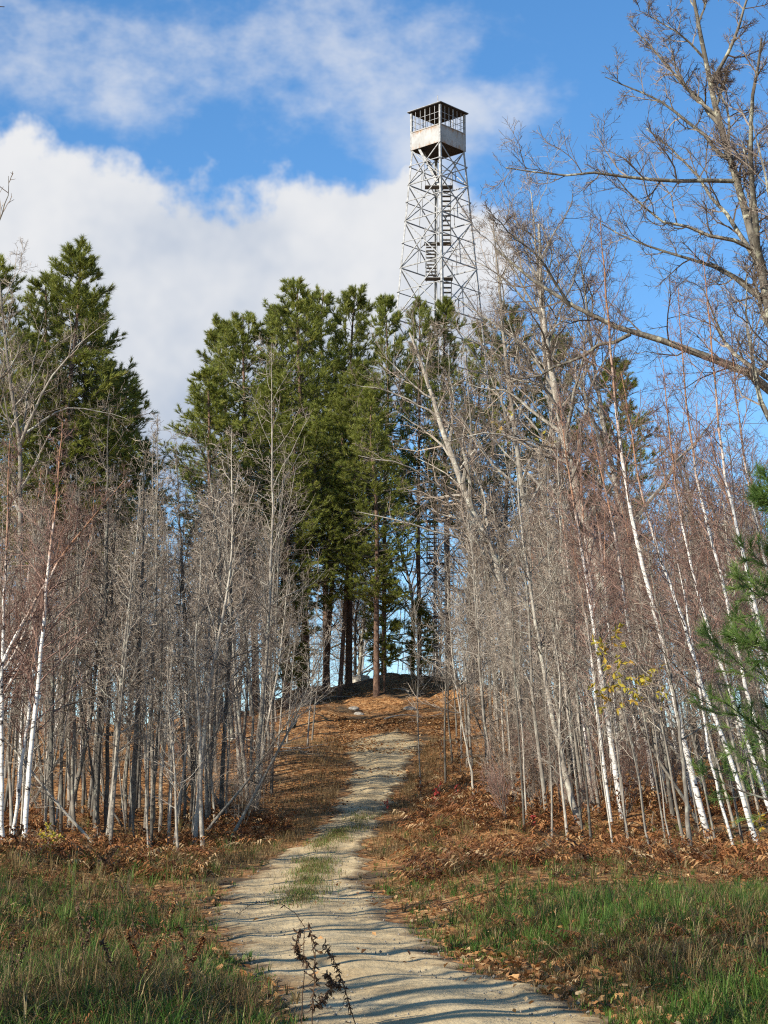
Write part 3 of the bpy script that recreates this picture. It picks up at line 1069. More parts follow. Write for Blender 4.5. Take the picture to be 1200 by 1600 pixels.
# ------------------------------------------------------------------ bare trees drawn along their real lines
def hero(kind, pts, rads, spec, seed, bark_k, twig_k, label, cat, limb_lines=(), group=None, y=None, base=None):
    """pts: (u, v, depth offset) of the trunk from foot to tip"""
    g = np.random.default_rng(seed)
    if base is None:
        b = hit(pts[0][0], pts[0][1])
    else:
        b = np.array(foot(*base))
    y0 = b[1]
    W = [b + [0, 0, -.2]]
    for (u, v, *q) in pts[1:]:
        W.append(at_depth(u, v, y0 + (q[0] if q else 0)))
    W = np.array(W) - b

    def dense(A, K):
        s = np.concatenate([[0], np.cumsum(np.linalg.norm(np.diff(A, axis=0), axis=1))])
        q = np.linspace(0, s[-1], K)
        B = np.stack([np.interp(q, s, A[:, i]) for i in range(3)], 1)
        for _ in range(2):
            B[1:-1] = .25 * B[:-2] + .5 * B[1:-1] + .25 * B[2:]
        return B

    P = dense(W, 24)
    P[1:-1] += g.normal(0, .012, (22, 3))
    R = radii(rads[0], rads[1], 24, .8)
    limbs, objs = None, []
    if limb_lines:
        LP, LR, LL = [], [], []
        for (line, r0, r1) in limb_lines:
            A = np.array([at_depth(u, v, y0 + q) for (u, v, q) in line]) - b
            Bq = dense(A, 9)
            Bq[1:-1] += g.normal(0, .035, (7, 3))
            LP.append(Bq)
            LR.append(np.linspace(r0, r1, 9))
            LL.append(np.linalg.norm(A[-1] - A[0]))
        LP, LR, LL = np.array(LP), np.array(LR), np.array(LL)
        for a_, r_ in zip(LP, LR):
            V, Qd = tubes(a_[None], r_[None], 7)
            objs.append(MB().add(V, Qd).mesh(kind + '_limb', M[bark_k], True))
        limbs = (LP, LR, LL * .75)
    ms, _ = bare_meshes(kind, P, R, g, spec, M[bark_k], M[twig_k], limbs)
    o = thing(kind, tuple(float(c) for c in b), label, cat, group)
    for part, me in ms.items():
        link(part, me, o)
    for me in objs:
        link('limb', me, o)
    return o


oak_spec = dict(hard_spec, n1=20, t0=.40, prof=lambda t: .07 + .24 * (1 - t), levels=[(11, .36, (30, 65), 6, .2, .06, .008), (9, .45, (25, 60), 4, .22, .07, .005), (7, .5, (25, 60), 2, .22, .06, .0036)])
hero('large_maple', [(1262, 1290), (1240, 900, 0), (1212, 520, 0), (1190, 420, 0), (1165, 330, 0), (1146, 265, 0), (1126, 195, 0), (1103, 110, 0), (1087, 25, 0), (1078, -60, 0)],
     (.22, .03), oak_spec, 401, 'oak_bark', 'dark_twig', 'large lichen-spotted bare tree reaching over the top right corner', 'tree',
     [([(1146, 283, 0), (1090, 279, -.4), (1020, 284, -.8), (960, 274, -1.0), (900, 269, -1.2), (845, 271, -1.3), (790, 262, -1.2)], .065, .015),
      ([(1140, 250, 0), (1090, 205, .6), (1040, 160, 1.0), (990, 140, 1.2), (945, 120, 1.3)], .062, .012),
      ([(1125, 195, 0), (1080, 140, .8), (1030, 90, 1.2), (985, 40, 1.5)], .07, .015),
      ([(1190, 420, 0), (1150, 360, .9), (1100, 290, 1.5), (1060, 235, 2), (1010, 200, 2.4)], .08, .015),
      ([(1195, 430, 0), (1176, 330, -.8), (1168, 250, -1.1), (1178, 150, -1.3), (1190, 60, -1.3)], .10, .03),
      ([(1110, 130, 0), (1140, 80, -.5), (1165, 20, -.8), (1180, -60, -1)], .06, .015),
      ([(1205, 480, 0), (1130, 420, 1.2), (1060, 400, 2), (990, 380, 2.6), (940, 350, 3)], .07, .015)])
hero('broad_oak', [(1330, 1275), (1310, 1000, 0), (1290, 780, 0), (1275, 640, 0), (1262, 480, 0), (1250, 250, 0), (1240, 60, 0)],
     (.32, .08), dict(oak_spec, n1=10, t0=.55), 402, 'oak_bark', 'grey_twig', 'broad oak beyond the right edge whose long arching limb crosses before the birches', 'tree',
     [([(1280, 680, 0), (1200, 588, -.3), (1130, 556, -.6), (1060, 532, -.8), (965, 523, -1), (890, 480, -1.2), (825, 422, -1.3), (775, 390, -1.3)], .15, .03),
      ([(985, 522, -1), (930, 545, -.6), (880, 570, -.2), (835, 590, 0), (790, 600, .2)], .06, .02),
      ([(1270, 600, 0), (1225, 500, -.8), (1170, 440, -1.4), (1110, 410, -1.8)], .09, .02),
      ([(890, 480, -1.2), (850, 410, -1.6), (800, 370, -1.8), (760, 330, -2.0)], .045, .012)])
beech_spec = dict(hard_spec, n1=20, t0=.30, prof=lambda t: .10 + .26 * (1 - t), up1=.03)
hero('leaning_maple', [(812, 1140), (806, 1040, 0), (790, 930, 0), (765, 848, 0), (732, 793, 0), (717, 735, 0), (696, 690, 0), (677, 628, 0), (659, 566, 0), (640, 520, 0)],
     (.25, .04), beech_spec, 403, 'pale_bark', 'grey_twig', 'pale leaning tree with many limbs spread in front of the tower stairs', 'tree',
     [([(765, 848, 0), (740, 850, -1), (700, 838, -1.6), (660, 822, -2), (615, 812, -2.2), (560, 800, -2.3)], .07, .015),
      ([(775, 880, 0), (800, 862, -1), (825, 842, -1.7), (870, 838, -2.2)], .06, .015),
      ([(735, 795, 0), (700, 775, -1.2), (670, 745, -2), (640, 725, -2.5), (600, 715, -2.8), (560, 712, -3)], .06, .015),
      ([(717, 735, 0), (750, 690, .5), (800, 660, 1), (830, 640, 1.4)], .05, .015),
      ([(770, 860, 0), (755, 820, 1), (720, 760, 1.5), (695, 735, 2), (650, 715, 2.4)], .06, .015)])
hero('tall_maple', [(985, 1195), (972, 1080, 0), (950, 950, 0), (920, 831, 0), (894, 745, 0), (880, 680, 0), (867, 610, 0), (855, 540, 0), (848, 495, 0), (845, 420, 0), (842, 350, 0)],
     (.26, .035), dict(beech_spec, n1=26), 404, 'pale_bark', 'grey_twig', 'tall grey tree with a ringed trunk behind and left of the white birch', 'tree',
     [([(867, 610, 0), (840, 560, .5), (800, 520, 1), (760, 500, 1.5), (720, 470, 2)], .06, .015),
      ([(894, 745, 0), (850, 700, -1), (800, 680, -1.5), (750, 670, -2), (700, 690, -2.2)], .06, .015),
      ([(855, 540, 0), (880, 470, .5), (905, 410, .8), (930, 340, 1)], .05, .012),
      ([(850, 500, 0), (815, 440, -.5), (785, 395, -1), (765, 350, -1.2)], .05, .012)])
hero('forked_aspen', [(28, 1200), (30, 1000, 0), (32, 800, 0), (33, 690, 0), (22, 640, 0), (12, 570, 0), (4, 500, 0), (0, 440, 0)],
     (.15, .03), dict(hard_spec, n1=16, t0=.5, prof=lambda t: .1 + .18 * (1 - t)), 405, 'pale_bark', 'pale_twig', 'pale forked tree with crooked upward limbs at the left edge', 'tree',
     [([(33, 690, 0), (50, 650, -.5), (72, 605, -.8), (92, 565, -1), (125, 535, -1.2), (165, 505, -1.4)], .065, .012),
      ([(35, 680, 0), (75, 650, .8), (110, 632, 1.2), (150, 640, 1.5), (200, 655, 1.7)], .05, .012),
      ([(33, 690, 0), (42, 640, .6), (48, 580, 1), (60, 530, 1.2), (70, 490, 1.3)], .05, .012)])

for k, (bu, bv, tu, tv, lab) in enumerate([(846, 1165, 770, 340, 'twiggy bare tree whose crown spreads just right of the tower legs'), (900, 1150, 830, 300, 'bare tree with a fan of fine twigs against the blue sky'),
                                           (1010, 1180, 905, 390, 'bare tree with upswept twigs left of the thin red birch tip')]):
    hero('bare_tree', [(bu, bv), (bu - 12, (bv * 2 + tv) / 3, 0), ((bu + 2 * tu) / 3, (bv + tv * 2) / 3, 0), (tu, tv, 0)], (.17, .02), dict(hard_spec, n1=19, t0=.42, prof=lambda t: .10 + .22 * (1 - t), up1=.08), 460 + k, 'pale_bark', 'grey_twig', lab, 'tree')

# white birches, each along its own line
BH = 'white birches among the right thicket'
hero('birch', [(1110, 1310), (1090, 1245), (1073, 1180), (1056, 1100), (1040, 1020), (1018, 940), (998, 860), (984, 800), (975, 740), (966, 670), (960, 600), (952, 520), (945, 430), (938, 340)],
     (.080, .010), birch_spec, 411, 'birch_bark', 'red_twig', 'brightest white birch, leaning left from the bracken up to a thin red tip', 'tree', group=BH)
hero('birch', [(1192, 1334), (1154, 1225), (1138, 1171), (1104, 1094), (1087, 1036), (1063, 955), (1036, 884), (1016, 820), (995, 740), (985, 660), (970, 580)],
     (.06, .008), birch_spec, 412, 'birch_bark', 'red_twig', 'slim white birch just right of the brightest birch, crossing behind the yellow leaves', 'tree', group=BH)
hero('birch', [(1222, 1310), (1196, 1245), (1165, 1151), (1144, 1094), (1124, 1029), (1104, 979), (1083, 901), (1067, 827), (1052, 740), (1045, 660), (1035, 560)],
     (.055, .008), birch_spec, 413, 'birch_bark', 'red_twig', 'slim white birch running up behind the left tips of the green pine boughs', 'tree', group=BH)
hero('birch', [(1235, 1290), (1195, 1180), (1165, 1080), (1151, 1009), (1131, 911), (1100, 807), (1085, 730), (1075, 650), (1066, 560), (1060, 450)],
     (.06, .008), birch_spec, 414, 'birch_bark', 'red_twig', 'birch with an orange upper stem rising through the green pine boughs', 'tree', group=BH)
hero('birch', [(1275, 1300), (1225, 1150), (1195, 1000), (1178, 940), (1155, 840), (1130, 740), (1120, 640), (1110, 520), (1098, 400)],
     (.065, .008), birch_spec, 415, 'birch_bark', 'red_twig', 'tan-stemmed birch at the right edge behind the green pine boughs', 'tree', group=BH)
hero('birch', [(1290, 1280), (1245, 1120), (1215, 960), (1190, 850), (1170, 760), (1150, 620), (1140, 480)],
     (.06, .008), birch_spec, 416, 'birch_bark', 'red_twig', 'rightmost birch, its stem entering from beyond the right edge', 'tree', group=BH)
hero('birch', [(1150, 1330), (1128, 1260), (1105, 1160), (1090, 1060), (1075, 960), (1055, 860), (1040, 760), (1025, 640)],
     (.036, .006), birch_spec, 417, 'birch_bark', 'red_twig', 'thinnest white birch between the two brighter leaning birches', 'tree', group=BH)
BL = 'white birches at the left edge'
hero('birch', [(38, 1262), (52, 1130), (64, 1030), (72, 930), (82, 830), (92, 740), (98, 660)], (.068, .008), birch_spec, 421, 'birch_bark', 'red_twig', 'upright white birch near the left edge with speckled bark', 'tree', group=BL, base=(-8.45, 45.5))
hero('birch', [(8, 1262), (2, 1130), (4, 1000), (8, 900), (12, 800), (16, 680)], (.062, .008), birch_spec, 422, 'birch_bark', 'red_twig', 'white birch standing right on the left edge of the picture', 'tree', group=BL, base=(-9.0, 46.0))
hero('bent_birch', [(-70, 1270), (-45, 1140), (0, 1035), (30, 985), (60, 930), (95, 870), (125, 830), (160, 790), (200, 745)], (.075, .006), birch_spec, 423, 'birch_bark', 'red_twig', 'slender birch bent over to the right across the left thicket, lower of two', 'tree', group=BL, base=(-10.3, 46.0))
hero('bent_birch', [(-80, 1280), (-55, 1150), (-20, 1080), (5, 1050), (40, 990), (75, 905), (105, 840), (120, 790)], (.06, .006), birch_spec, 424, 'birch_bark', 'red_twig', 'slender birch bent to the right at the left edge, upper of two', 'tree', group=BL, base=(-10.5, 46.5))

hero('bent_birch', [(-60, 1290), (-40, 1200), (-12, 1120), (20, 1060), (48, 1000), (62, 940), (76, 870), (84, 800)], (.055, .006), birch_spec, 425, 'birch_bark', 'red_twig', 'young white birch curving up from beyond the left edge behind the bent pair', 'tree', group=BL, base=(-10.0, 47.0))
hero('bent_birch', [(20, 1290), (34, 1200), (44, 1110), (56, 1020), (74, 930), (92, 850), (110, 790)], (.05, .006), birch_spec, 426, 'birch_bark', 'red_twig', 'thin white birch leaning right beside the upright one on the left', 'tree', group=BL, base=(-8.9, 46.4))

# grey saplings and young trees that stand out singly
GS = 'grey saplings along the thicket fronts'
sapH = dict(sap_spec)
for k, (pts, r, lab, bk) in enumerate([
    ([(905, 1289), (885, 1215), (867, 1137), (852, 1060), (840, 989), (830, 930), (820, 867), (812, 800), (806, 720)], .085, 'stout pale sapling leaning left at the front of the right thicket', 'pale_bark'),
    ([(931, 1266), (916, 1190), (905, 1120), (896, 1040), (888, 969), (882, 900), (876, 850), (872, 760), (870, 680)], .06, 'pale sapling just right of the stout leaning one, left stem of a pair', 'pale_bark'),
    ([(938, 1270), (926, 1190), (914, 1110), (903, 1040), (893, 960), (888, 880), (884, 800)], .05, 'pale sapling, right stem of the pair in the right thicket', 'pale_bark'),
    ([(1078, 1337), (1074, 1270), (1067, 1181), (1060, 1120), (1048, 1060), (1038, 1000), (1024, 930), (1010, 850)], .06, 'crooked grey alder stem in front of the brightest birch foot', 'grey_bark'),
    ([(744, 1250), (735, 1195), (722, 1130), (712, 1070), (704, 1000), (700, 930), (695, 860)], .035, 'thin pale sapling leaning left on the slope right of the track', 'pale_bark'),
    ([(780, 1262), (768, 1200), (758, 1140), (750, 1050), (745, 960), (740, 880), (732, 790)], .04, 'second thin pale sapling from the track on the right slope', 'pale_bark'),
    ([(400, 1268), (402, 1180), (412, 1090), (418, 1000), (424, 900), (426, 800), (425, 700), (424, 590), (424, 540)], .065, 'tall pale sapling nearest the track on the left, standing against the pines', 'pale_bark'),
    ([(395, 1268), (392, 1190), (395, 1100), (385, 1010), (378, 930), (385, 850), (390, 760)], .05, 'grey sapling crowding the tall pale one nearest the track', 'grey_bark'),
    ([(345, 1282), (348, 1200), (352, 1110), (360, 1020), (362, 900), (360, 800), (356, 700)], .07, 'dark mossy stem at the right front of the left thicket', 'grey_bark'),
    ([(300, 1290), (302, 1200), (296, 1110), (288, 1000), (286, 900), (280, 800), (276, 690)], .075, 'dark grey stem in the middle of a tight cluster on the left', 'dark_bark'),
    ([(290, 1290), (288, 1200), (282, 1100), (278, 1000), (284, 880), (290, 760)], .045, 'slim stem left of the dark grey one in a tight cluster', 'grey_bark'),
    ([(205, 1300), (210, 1200), (214, 1110), (218, 1030), (222, 930), (225, 820), (226, 720)], .085, 'thick straight grey stem with smooth bark in the left thicket', 'grey_bark'),
    ([(150, 1300), (152, 1210), (156, 1120), (162, 1030), (166, 930), (168, 820), (168, 700), (170, 630)], .085, 'tall grey stem rising above the left thicket', 'grey_bark'),
    ([(165, 1300), (168, 1200), (170, 1090), (172, 980), (178, 860), (182, 740)], .065, 'grey stem touching the tall one in the left thicket', 'dark_bark'),
    ([(228, 1302), (230, 1200), (236, 1110), (240, 1000), (245, 880), (246, 760), (246, 650)], .06, 'pale stem rising from a splintered stool in the left thicket', 'pale_bark'),
    ([(250, 1300), (252, 1210), (262, 1100), (268, 1000), (262, 900), (262, 800)], .05, 'slim pale stem at the right of the splintered stool', 'pale_bark'),
    ([(115, 1300), (114, 1200), (116, 1090), (120, 980), (122, 860), (120, 720)], .055, 'straight pole-like stem in the left thicket beside the birches', 'grey_bark'),
    ([(95, 1300), (96, 1190), (100, 1080), (104, 960), (108, 850), (112, 740)], .05, 'thin grey pole nearest the upright birch on the left', 'grey_bark'),
    ([(325, 1288), (330, 1200), (336, 1100), (342, 1000), (344, 880), (330, 760), (320, 680)], .045, 'slim grey stem between the two dark ones on the left', 'grey_bark'),
    ([(424, 1240), (426, 1160), (428, 1080), (430, 1000), (434, 900), (440, 800), (446, 700)], .055, 'mossy sapling at the very edge of the track on the left', 'grey_bark')]):
    hero('sapling', pts, (r, .006), sapH, 430 + k, bk, 'grey_twig' if bk != 'pale_bark' else 'pale_twig', lab, 'sapling', group=GS)

# ------------------------------------------------------------------ filler woods
SAP = [sapling(201, 9), sapling(202, 9.5), sapling(203, 8), sapling(204, 10), sapling(206, 9)]
BIR = [birch(211, 11), birch(212, 11), birch(213, 11)]
HAR = [hardwood(221, 15), hardwood(222, 15, 'grey_bark', 'grey_twig', .011), hardwood(223, 15, 'dark_bark', 'dark_twig', .011)]
BUS = [bush(231, 2.6), bush(232, 2.6), bush(233, 2.2)]
g = np.random.default_rng(55)
taken = []
FILL = []
_place = place


def place(kind, meshes, loc, *a, **k):
    o = _place(kind, meshes, loc, *a, **k)
    FILL.append((o, float(edge_u(loc[0], loc[1])), loc[1]))
    return o



def free(x, y, r):
    for (a, b) in taken:
        if (a - x) ** 2 + (b - y) ** 2 < r * r:
            return False
    taken.append((x, y))
    return True


def scatter(n, xr, yr, test, gap, fn):
    k = 0
    for _ in range(n * 30):
        y = g.uniform(*yr)
        x = g.uniform(*xr) if not callable(xr) else xr(y)
        if test(x, y) and free(x, y, gap):
            fn(x, y)
            k += 1
            if k >= n:
                break


def edge_u(x, y):
    """picture column of a spot on the ground"""
    return 600 + F_PX * x / (y * .985 + (height(x, y) - EYE) * .174)


lean_r = lambda x, y: (-math.radians(np.clip((edge_u(x, y) - 620) / 55, 1, 10.5)) + g.normal(0, .02), g.normal(0, .03))
lean_l = lambda x, y: (g.normal(.015, .065), g.normal(0, .05))
in_left = lambda x, y: -60 < edge_u(x, y) < 430 - (y - 50) * .4 and x < path_left(y) - 2.0
in_right = lambda x, y: 690 + (y < 60) * 100 < edge_u(x, y) < 1270 and x > path_right(y) + 2.0
xl = lambda y: g.uniform(-.24 * y, -.05 * y)
xr_ = lambda y: g.uniform(.03 * y, .24 * y)
scatter(76, xl, (48, 72), in_left, .55, lambda x, y: place('sapling', SAP[g.integers(5)], foot(x, y), 'slim grey sapling standing in the crowded thicket left of the track', 'sapling', 'crowded saplings left of the track', g.uniform(0, 6), lean_l(x, y), g.uniform(.7, 1.12)))
scatter(34, xl, (70, 98), in_left, .9, lambda x, y: place('sapling', SAP[g.integers(5)], foot(x, y), 'grey sapling far back on the leafy slope left of the track', 'sapling', 'saplings far back on the left slope', g.uniform(0, 6), lean_l(x, y), g.uniform(.9, 1.35)))
scatter(16, xl, (50, 95), lambda x, y: in_left(x, y) and edge_u(x, y) < 190, 1.2, lambda x, y: place('birch', BIR[g.integers(3)], foot(x, y), 'reddish-twigged birch deep in the thicket at the left', 'tree', 'birches deep in the left thicket', g.uniform(0, 6), lean_l(x, y), g.uniform(.75, 1.0)))
scatter(10, xl, (75, 110), in_left, 2.5, lambda x, y: place('bare_tree', HAR[g.integers(3)], foot(x, y), 'bare hardwood tree on the far slope behind the left thicket', 'tree', 'bare trees behind the left thicket', g.uniform(0, 6), lean_l(x, y), g.uniform(.6, .8)))
scatter(78, xr_, (50, 78), in_right, .7, lambda x, y: place('sapling', SAP[g.integers(5)], foot(x, y), 'slim grey sapling leaning left in the dense thicket right of the track', 'sapling', 'leaning saplings right of the track', g.uniform(0, 6), lean_r(x, y), g.uniform(.6, 1.1)))
scatter(34, xr_, (49, 80), lambda x, y: in_right(x, y) and edge_u(x, y) > 860, .9, lambda x, y: place('birch', BIR[g.integers(3)], foot(x, y), 'red-twigged birch leaning left in the dense right thicket', 'tree', 'birches deep in the right thicket', g.uniform(0, 6), lean_r(x, y), g.uniform(.7, 1.1)))
scatter(34, xr_, (76, 118), lambda x, y: 730 < edge_u(x, y) < 1270, 1.7, lambda x, y: place('bare_tree', HAR[g.integers(3)], foot(x, y), 'grey bare hardwood tree in the wood behind the right thicket', 'tree', 'bare trees behind the right thicket', g.uniform(0, 6), lean_r(x, y), g.uniform(.65, .95)))
scatter(40, lambda y: g.uniform(-.12 * y, .08 * y), (111, 150), lambda x, y: True, 1.8, lambda x, y: place('bare_tree', HAR[g.integers(3)], foot(x, y), 'dark bare tree seen against the sky beyond the hilltop', 'tree', 'bare trees beyond the hilltop', g.uniform(0, 6), lean_l(x, y), g.uniform(.55, .85)))
scatter(34, xr_, (50, 72), in_right, .8, lambda x, y: place('twiggy_bush', BUS[g.integers(3)], foot(x, y), 'low twiggy bush under the right thicket', 'bush', 'twiggy bushes under the right thicket', g.uniform(0, 6), (-.06, 0), g.uniform(.7, 1.5)))
scatter(16, xl, (51, 75), in_left, .9, lambda x, y: place('twiggy_bush', BUS[g.integers(3)], foot(x, y), 'low twiggy bush under the left thicket', 'bush', 'twiggy bushes under the left thicket', g.uniform(0, 6), (0, 0), g.uniform(.5, 1.1)))
scatter(44, xr_, (46, 62), lambda x, y: 800 < edge_u(x, y) < 1270 and x > path_right(y) + 1.6, .45, lambda x, y: place('sapling', SAP[g.integers(5)], foot(x, y), 'thin young stem at the front of the right thicket', 'sapling', 'thin young stems right of the track', g.uniform(0, 6), lean_r(x, y), g.uniform(.35, .62), g.uniform(.5, .8)))
scatter(30, xl, (47, 58), lambda x, y: -60 < edge_u(x, y) < 400 and x < path_left(y) - 2.5, .5, lambda x, y: place('sapling', SAP[g.integers(5)], foot(x, y), 'thin young stem at the front of the left thicket', 'sapling', 'thin young stems left of the track', g.uniform(0, 6), lean_l(x, y), g.uniform(.35, .6), g.uniform(.5, .85)))

scatter(9, xl, (48, 60), in_left, .6, lambda x, y: place('leaning_pole', SAP[g.integers(5)], foot(x, y), 'x', 'sapling', 'tilted saplings left of the track', g.uniform(0, 6), (g.choice([-1, 1]) * g.uniform(.28, .75), g.normal(0, .2)), g.uniform(.45, .8)))
scatter(11, xr_, (48, 66), in_right, .6, lambda x, y: place('leaning_pole', SAP[g.integers(5)], foot(x, y), 'x', 'sapling', 'tilted saplings right of the track', g.uniform(0, 6), (g.choice([-1, -1, 1]) * g.uniform(.3, .8), g.normal(0, .2)), g.uniform(.45, .85)))

scatter(18, lambda y: g.uniform(.015 * y, .085 * y), (60, 97), lambda x, y: 655 < edge_u(x, y) < 830 and x > path_right(y) + .8, .8, lambda x, y: place('sapling', SAP[g.integers(5)], foot(x, y), 'x', 'sapling', 'thin saplings on the upper right bank', g.uniform(0, 6), lean_r(x, y), g.uniform(.4, .7), g.uniform(.5, .95)))
scatter(9, lambda y: g.uniform(-.07 * y, -.03 * y), (72, 96), lambda x, y: 395 < edge_u(x, y) < 500, 1.0, lambda x, y: place('sapling', SAP[g.integers(5)], foot(x, y), 'x', 'sapling', 'thin saplings on the upper left slope', g.uniform(0, 6), lean_l(x, y), g.uniform(.45, .75), g.uniform(.6, 1.0)))

# say which one each of these is: by the nearest landmark in the row, then by how far back it stands
MARKS = [(-60, 'the left edge'), (38, 'the upright white birch'), (96, 'the thin grey pole'), (150, 'the tall grey stem'), (205, 'the thick smooth stem'), (240, 'the splintered stool'),
         (300, 'the dark clustered stem'), (345, 'the dark mossy stem'), (400, 'the tall pale sapling'), (470, 'the bushy pine'), (531, 'the pine by the bare slope'), (588, 'the low-boughed pine'), (655, 'the pine before the tower'),
         (700, 'the tower'), (744, 'the thin leaning sapling'), (812, 'the pale leaning tree'), (870, 'the golden-leaved stem'), (905, 'the stout pale sapling'), (935, 'the pale sapling pair'), (985, 'the tall ringed trunk'),
         (1030, 'the yellow-leaved saplings'), (1078, 'the crooked alder'), (1110, 'the brightest birch'), (1160, 'the thinnest birch'), (1192, 'the slim white birch'), (1260, 'the right edge')]
ORD = ['nearest', 'second', 'third', 'fourth', 'fifth', 'sixth', 'seventh', 'eighth', 'ninth', 'tenth', 'eleventh', 'twelfth', 'thirteenth', 'fourteenth']
WHAT = {'thin saplings on the upper right bank': 'thin upper bank sapling', 'thin saplings on the upper left slope': 'thin upper slope sapling', 'tilted saplings left of the track': 'sharply tilted sapling', 'tilted saplings right of the track': 'sharply tilted sapling', 'crowded saplings left of the track': 'slim crowded sapling', 'saplings far back on the left slope': 'far slope sapling', 'birches deep in the left thicket': 'reddish-twigged birch',
        'bare trees behind the left thicket': 'bare hardwood', 'leaning saplings right of the track': 'slim left-leaning sapling', 'birches deep in the right thicket': 'red-twigged leaning birch',
        'bare trees behind the right thicket': 'grey bare hardwood', 'bare trees beyond the hilltop': 'dark bare skyline tree', 'twiggy bushes under the right thicket': 'tall twiggy bush', 'twiggy bushes under the left thicket': 'twiggy bush',
        'thin young stems right of the track': 'thin young leaning stem', 'thin young stems left of the track': 'thin young stem', 'twig tangles before the right thicket': 'knee-high twig tangle', 'twig tangles before the left thicket': 'knee-high twig tangle'}
bins = {}
for (o, u, yy) in FILL:
    d, mu, ph = min((abs(u - mu_), mu_, ph_) for mu_, ph_ in MARKS)
    side = 'left of' if u < mu else 'right of'
    bins.setdefault((o['group'], side, ph), []).append((yy, o))
for (gp, side, ph), lst in bins.items():
    lst.sort(key=lambda t: t[0])
    for k, (yy, o) in enumerate(lst):
        if len(lst) == 1:
            o['label'] = f'{WHAT[gp]} standing just {side} {ph}'
        else:
            o['label'] = f'{WHAT[gp]} just {side} {ph}, ' + ('nearest one' if k == 0 else f'{ORD[min(k, 13)]} one back')
place = _place

# trees past the left edge: their shadows stripe the track
scatter(16, (-13, -4.6), (1, 42), lambda x, y: edge_u(x, y) < -90, .9, lambda x, y: place('sapling', SAP[g.integers(5)], foot(x, y), 'bare sapling beyond the left edge that shades the track', 'sapling', 'saplings beyond the left edge', g.uniform(0, 6), lean_l(x, y), g.uniform(.8, 1.3)))

scatter(9, (-24, -8), (4, 34), lambda x, y: edge_u(x, y) < -170, 2.5, lambda x, y: place('bare_tree', HAR[g.integers(3)], foot(x, y), 'bare hardwood tree beyond the left edge that shades the track', 'tree', 'bare trees beyond the left edge', g.uniform(0, 6), lean_l(x, y), g.uniform(.5, .7)))

gp = np.random.default_rng(241)
POLE = bare_meshes('pole', trunk_line(13, .0, .18, gp, 18), radii(.15, .03, 18, .8), gp, dict(hard_spec, n1=9, t0=.45, rm=.05, levels=[(5, .4, (30, 65), 5, .18, .05, .008), (3, .45, (25, 60), 3, .2, .05, .005)]), M['grey_bark'], M['grey_twig'])[0]
scatter(26, (-12.5, -4.8), (1, 44), lambda x, y: edge_u(x, y) < -170, 1.1, lambda x, y: place('bare_tree', POLE, foot(x, y), 'straight bare tree beyond the left edge that stripes the track with shadow', 'tree', 'straight trees beyond the left edge', g.uniform(0, 6), lean_l(x, y), g.uniform(.75, 1.2)))

# ------------------------------------------------------------------ ground cover
g = np.random.default_rng(77)


def on_path(x, y, m=0.0):
    return (x > path_left(y) + m) & (x < path_right(y) - m) & (y < _pe[-1, 0])


def path_dist(x, y):
    """metres outside the nearer edge of the track (negative on it)"""
    return np.maximum(path_left(y) - x, x - path_right(y))


def spread(n, y0, y1, p=1.6):
    """spots inside the view (and a bit past it), thinning out with distance"""
    q = g.uniform(0, 1, n)
    y = (y0 ** (1 - p) + q * (y1 ** (1 - p) - y0 ** (1 - p))) ** (1 / (1 - p))
    x = g.uniform(-1, 1, n) * (.215 * y + 1.6)
    return x, y


def blades(x, y, h, w, bend, tone, a=None):
    """curved grass blades: a quad and a tip"""
    n = len(x)
    z = surf(x, y) - .015
    p = np.stack([x, y, z], 1)
    a = g.uniform(0, 6.283, n) if a is None else a
    d = np.stack([np.cos(a), np.sin(a), np.zeros(n)], 1)
    s = np.stack([-np.sin(a), np.cos(a), np.zeros(n)], 1) * w[:, None]
    b = bend[:, None] * h[:, None]
    up = np.array([[0, 0, 1.0]])
    m = p + up * h[:, None] * .55 + d * b * .35
    t = p + up * h[:, None] * (1 - .35 * np.clip(bend, 0, 1)[:, None]) + d * b
    V = np.stack([p - s, p + s, m + s * .75, m - s * .75, t], 1)
    i = np.arange(n)[:, None] * 5
    return V.reshape(-1, 3), (i + [[0, 1, 2, 3]]), (i + [[3, 2, 4]]), np.repeat(tone, 5)


def leaf_shapes(mb, p, size, tone, flat=.35, lobes=False, mat=0):
    """small folded leaves lying about: two triangles either side of the midrib"""
    n = len(p)
    nrm = norm(np.stack([g.normal(0, flat, n), g.normal(0, flat, n), np.ones(n)], 1))
    a = norm(np.cross(nrm, g.normal(0, 1, (n, 3))))
    b = np.cross(nrm, a)
    s = size[:, None]
    fold = nrm * s * g.uniform(.02, .28, n)[:, None]
    base, tip = p - a * s * .5, p + a * s * .5 + nrm * s * g.uniform(-.05, .2, n)[:, None]
    l, r = p + b * s * .34 + fold - a * s * .05, p - b * s * .34 + fold - a * s * .05
    V = np.stack([base, l, tip, r], 1)
    i = np.arange(n)[:, None] * 4
    T = np.concatenate([i + [[0, 2, 1]], i + [[0, 3, 2]]])
    mb.add(V.reshape(-1, 3), T=T, a=np.repeat(tone, 4), mat=mat)


# grass: a thin sward and, over it, clumps of blades that lean out from a common root
def verge_weight(x, y, pd):
    patch, fine = soft(x, y, 31, 2.2), soft(x, y, 32, .7)
    w = np.clip(.66 + .55 * patch + .4 * fine, .04, 1) * np.clip((62 - y) / 16, .12, 1)
    w = np.maximum(w, .55 * np.exp(-((pd - .3) / .45) ** 2) * np.clip((70 - y) / 12, 0, 1))
    w *= np.clip((pd + .25) / .45, 0, 1)
    return w * np.clip(1.25 - np.clip(pd - 7, 0, 9) / 9 - np.clip(y - 50, 0, 12) / 14, .06, 1)


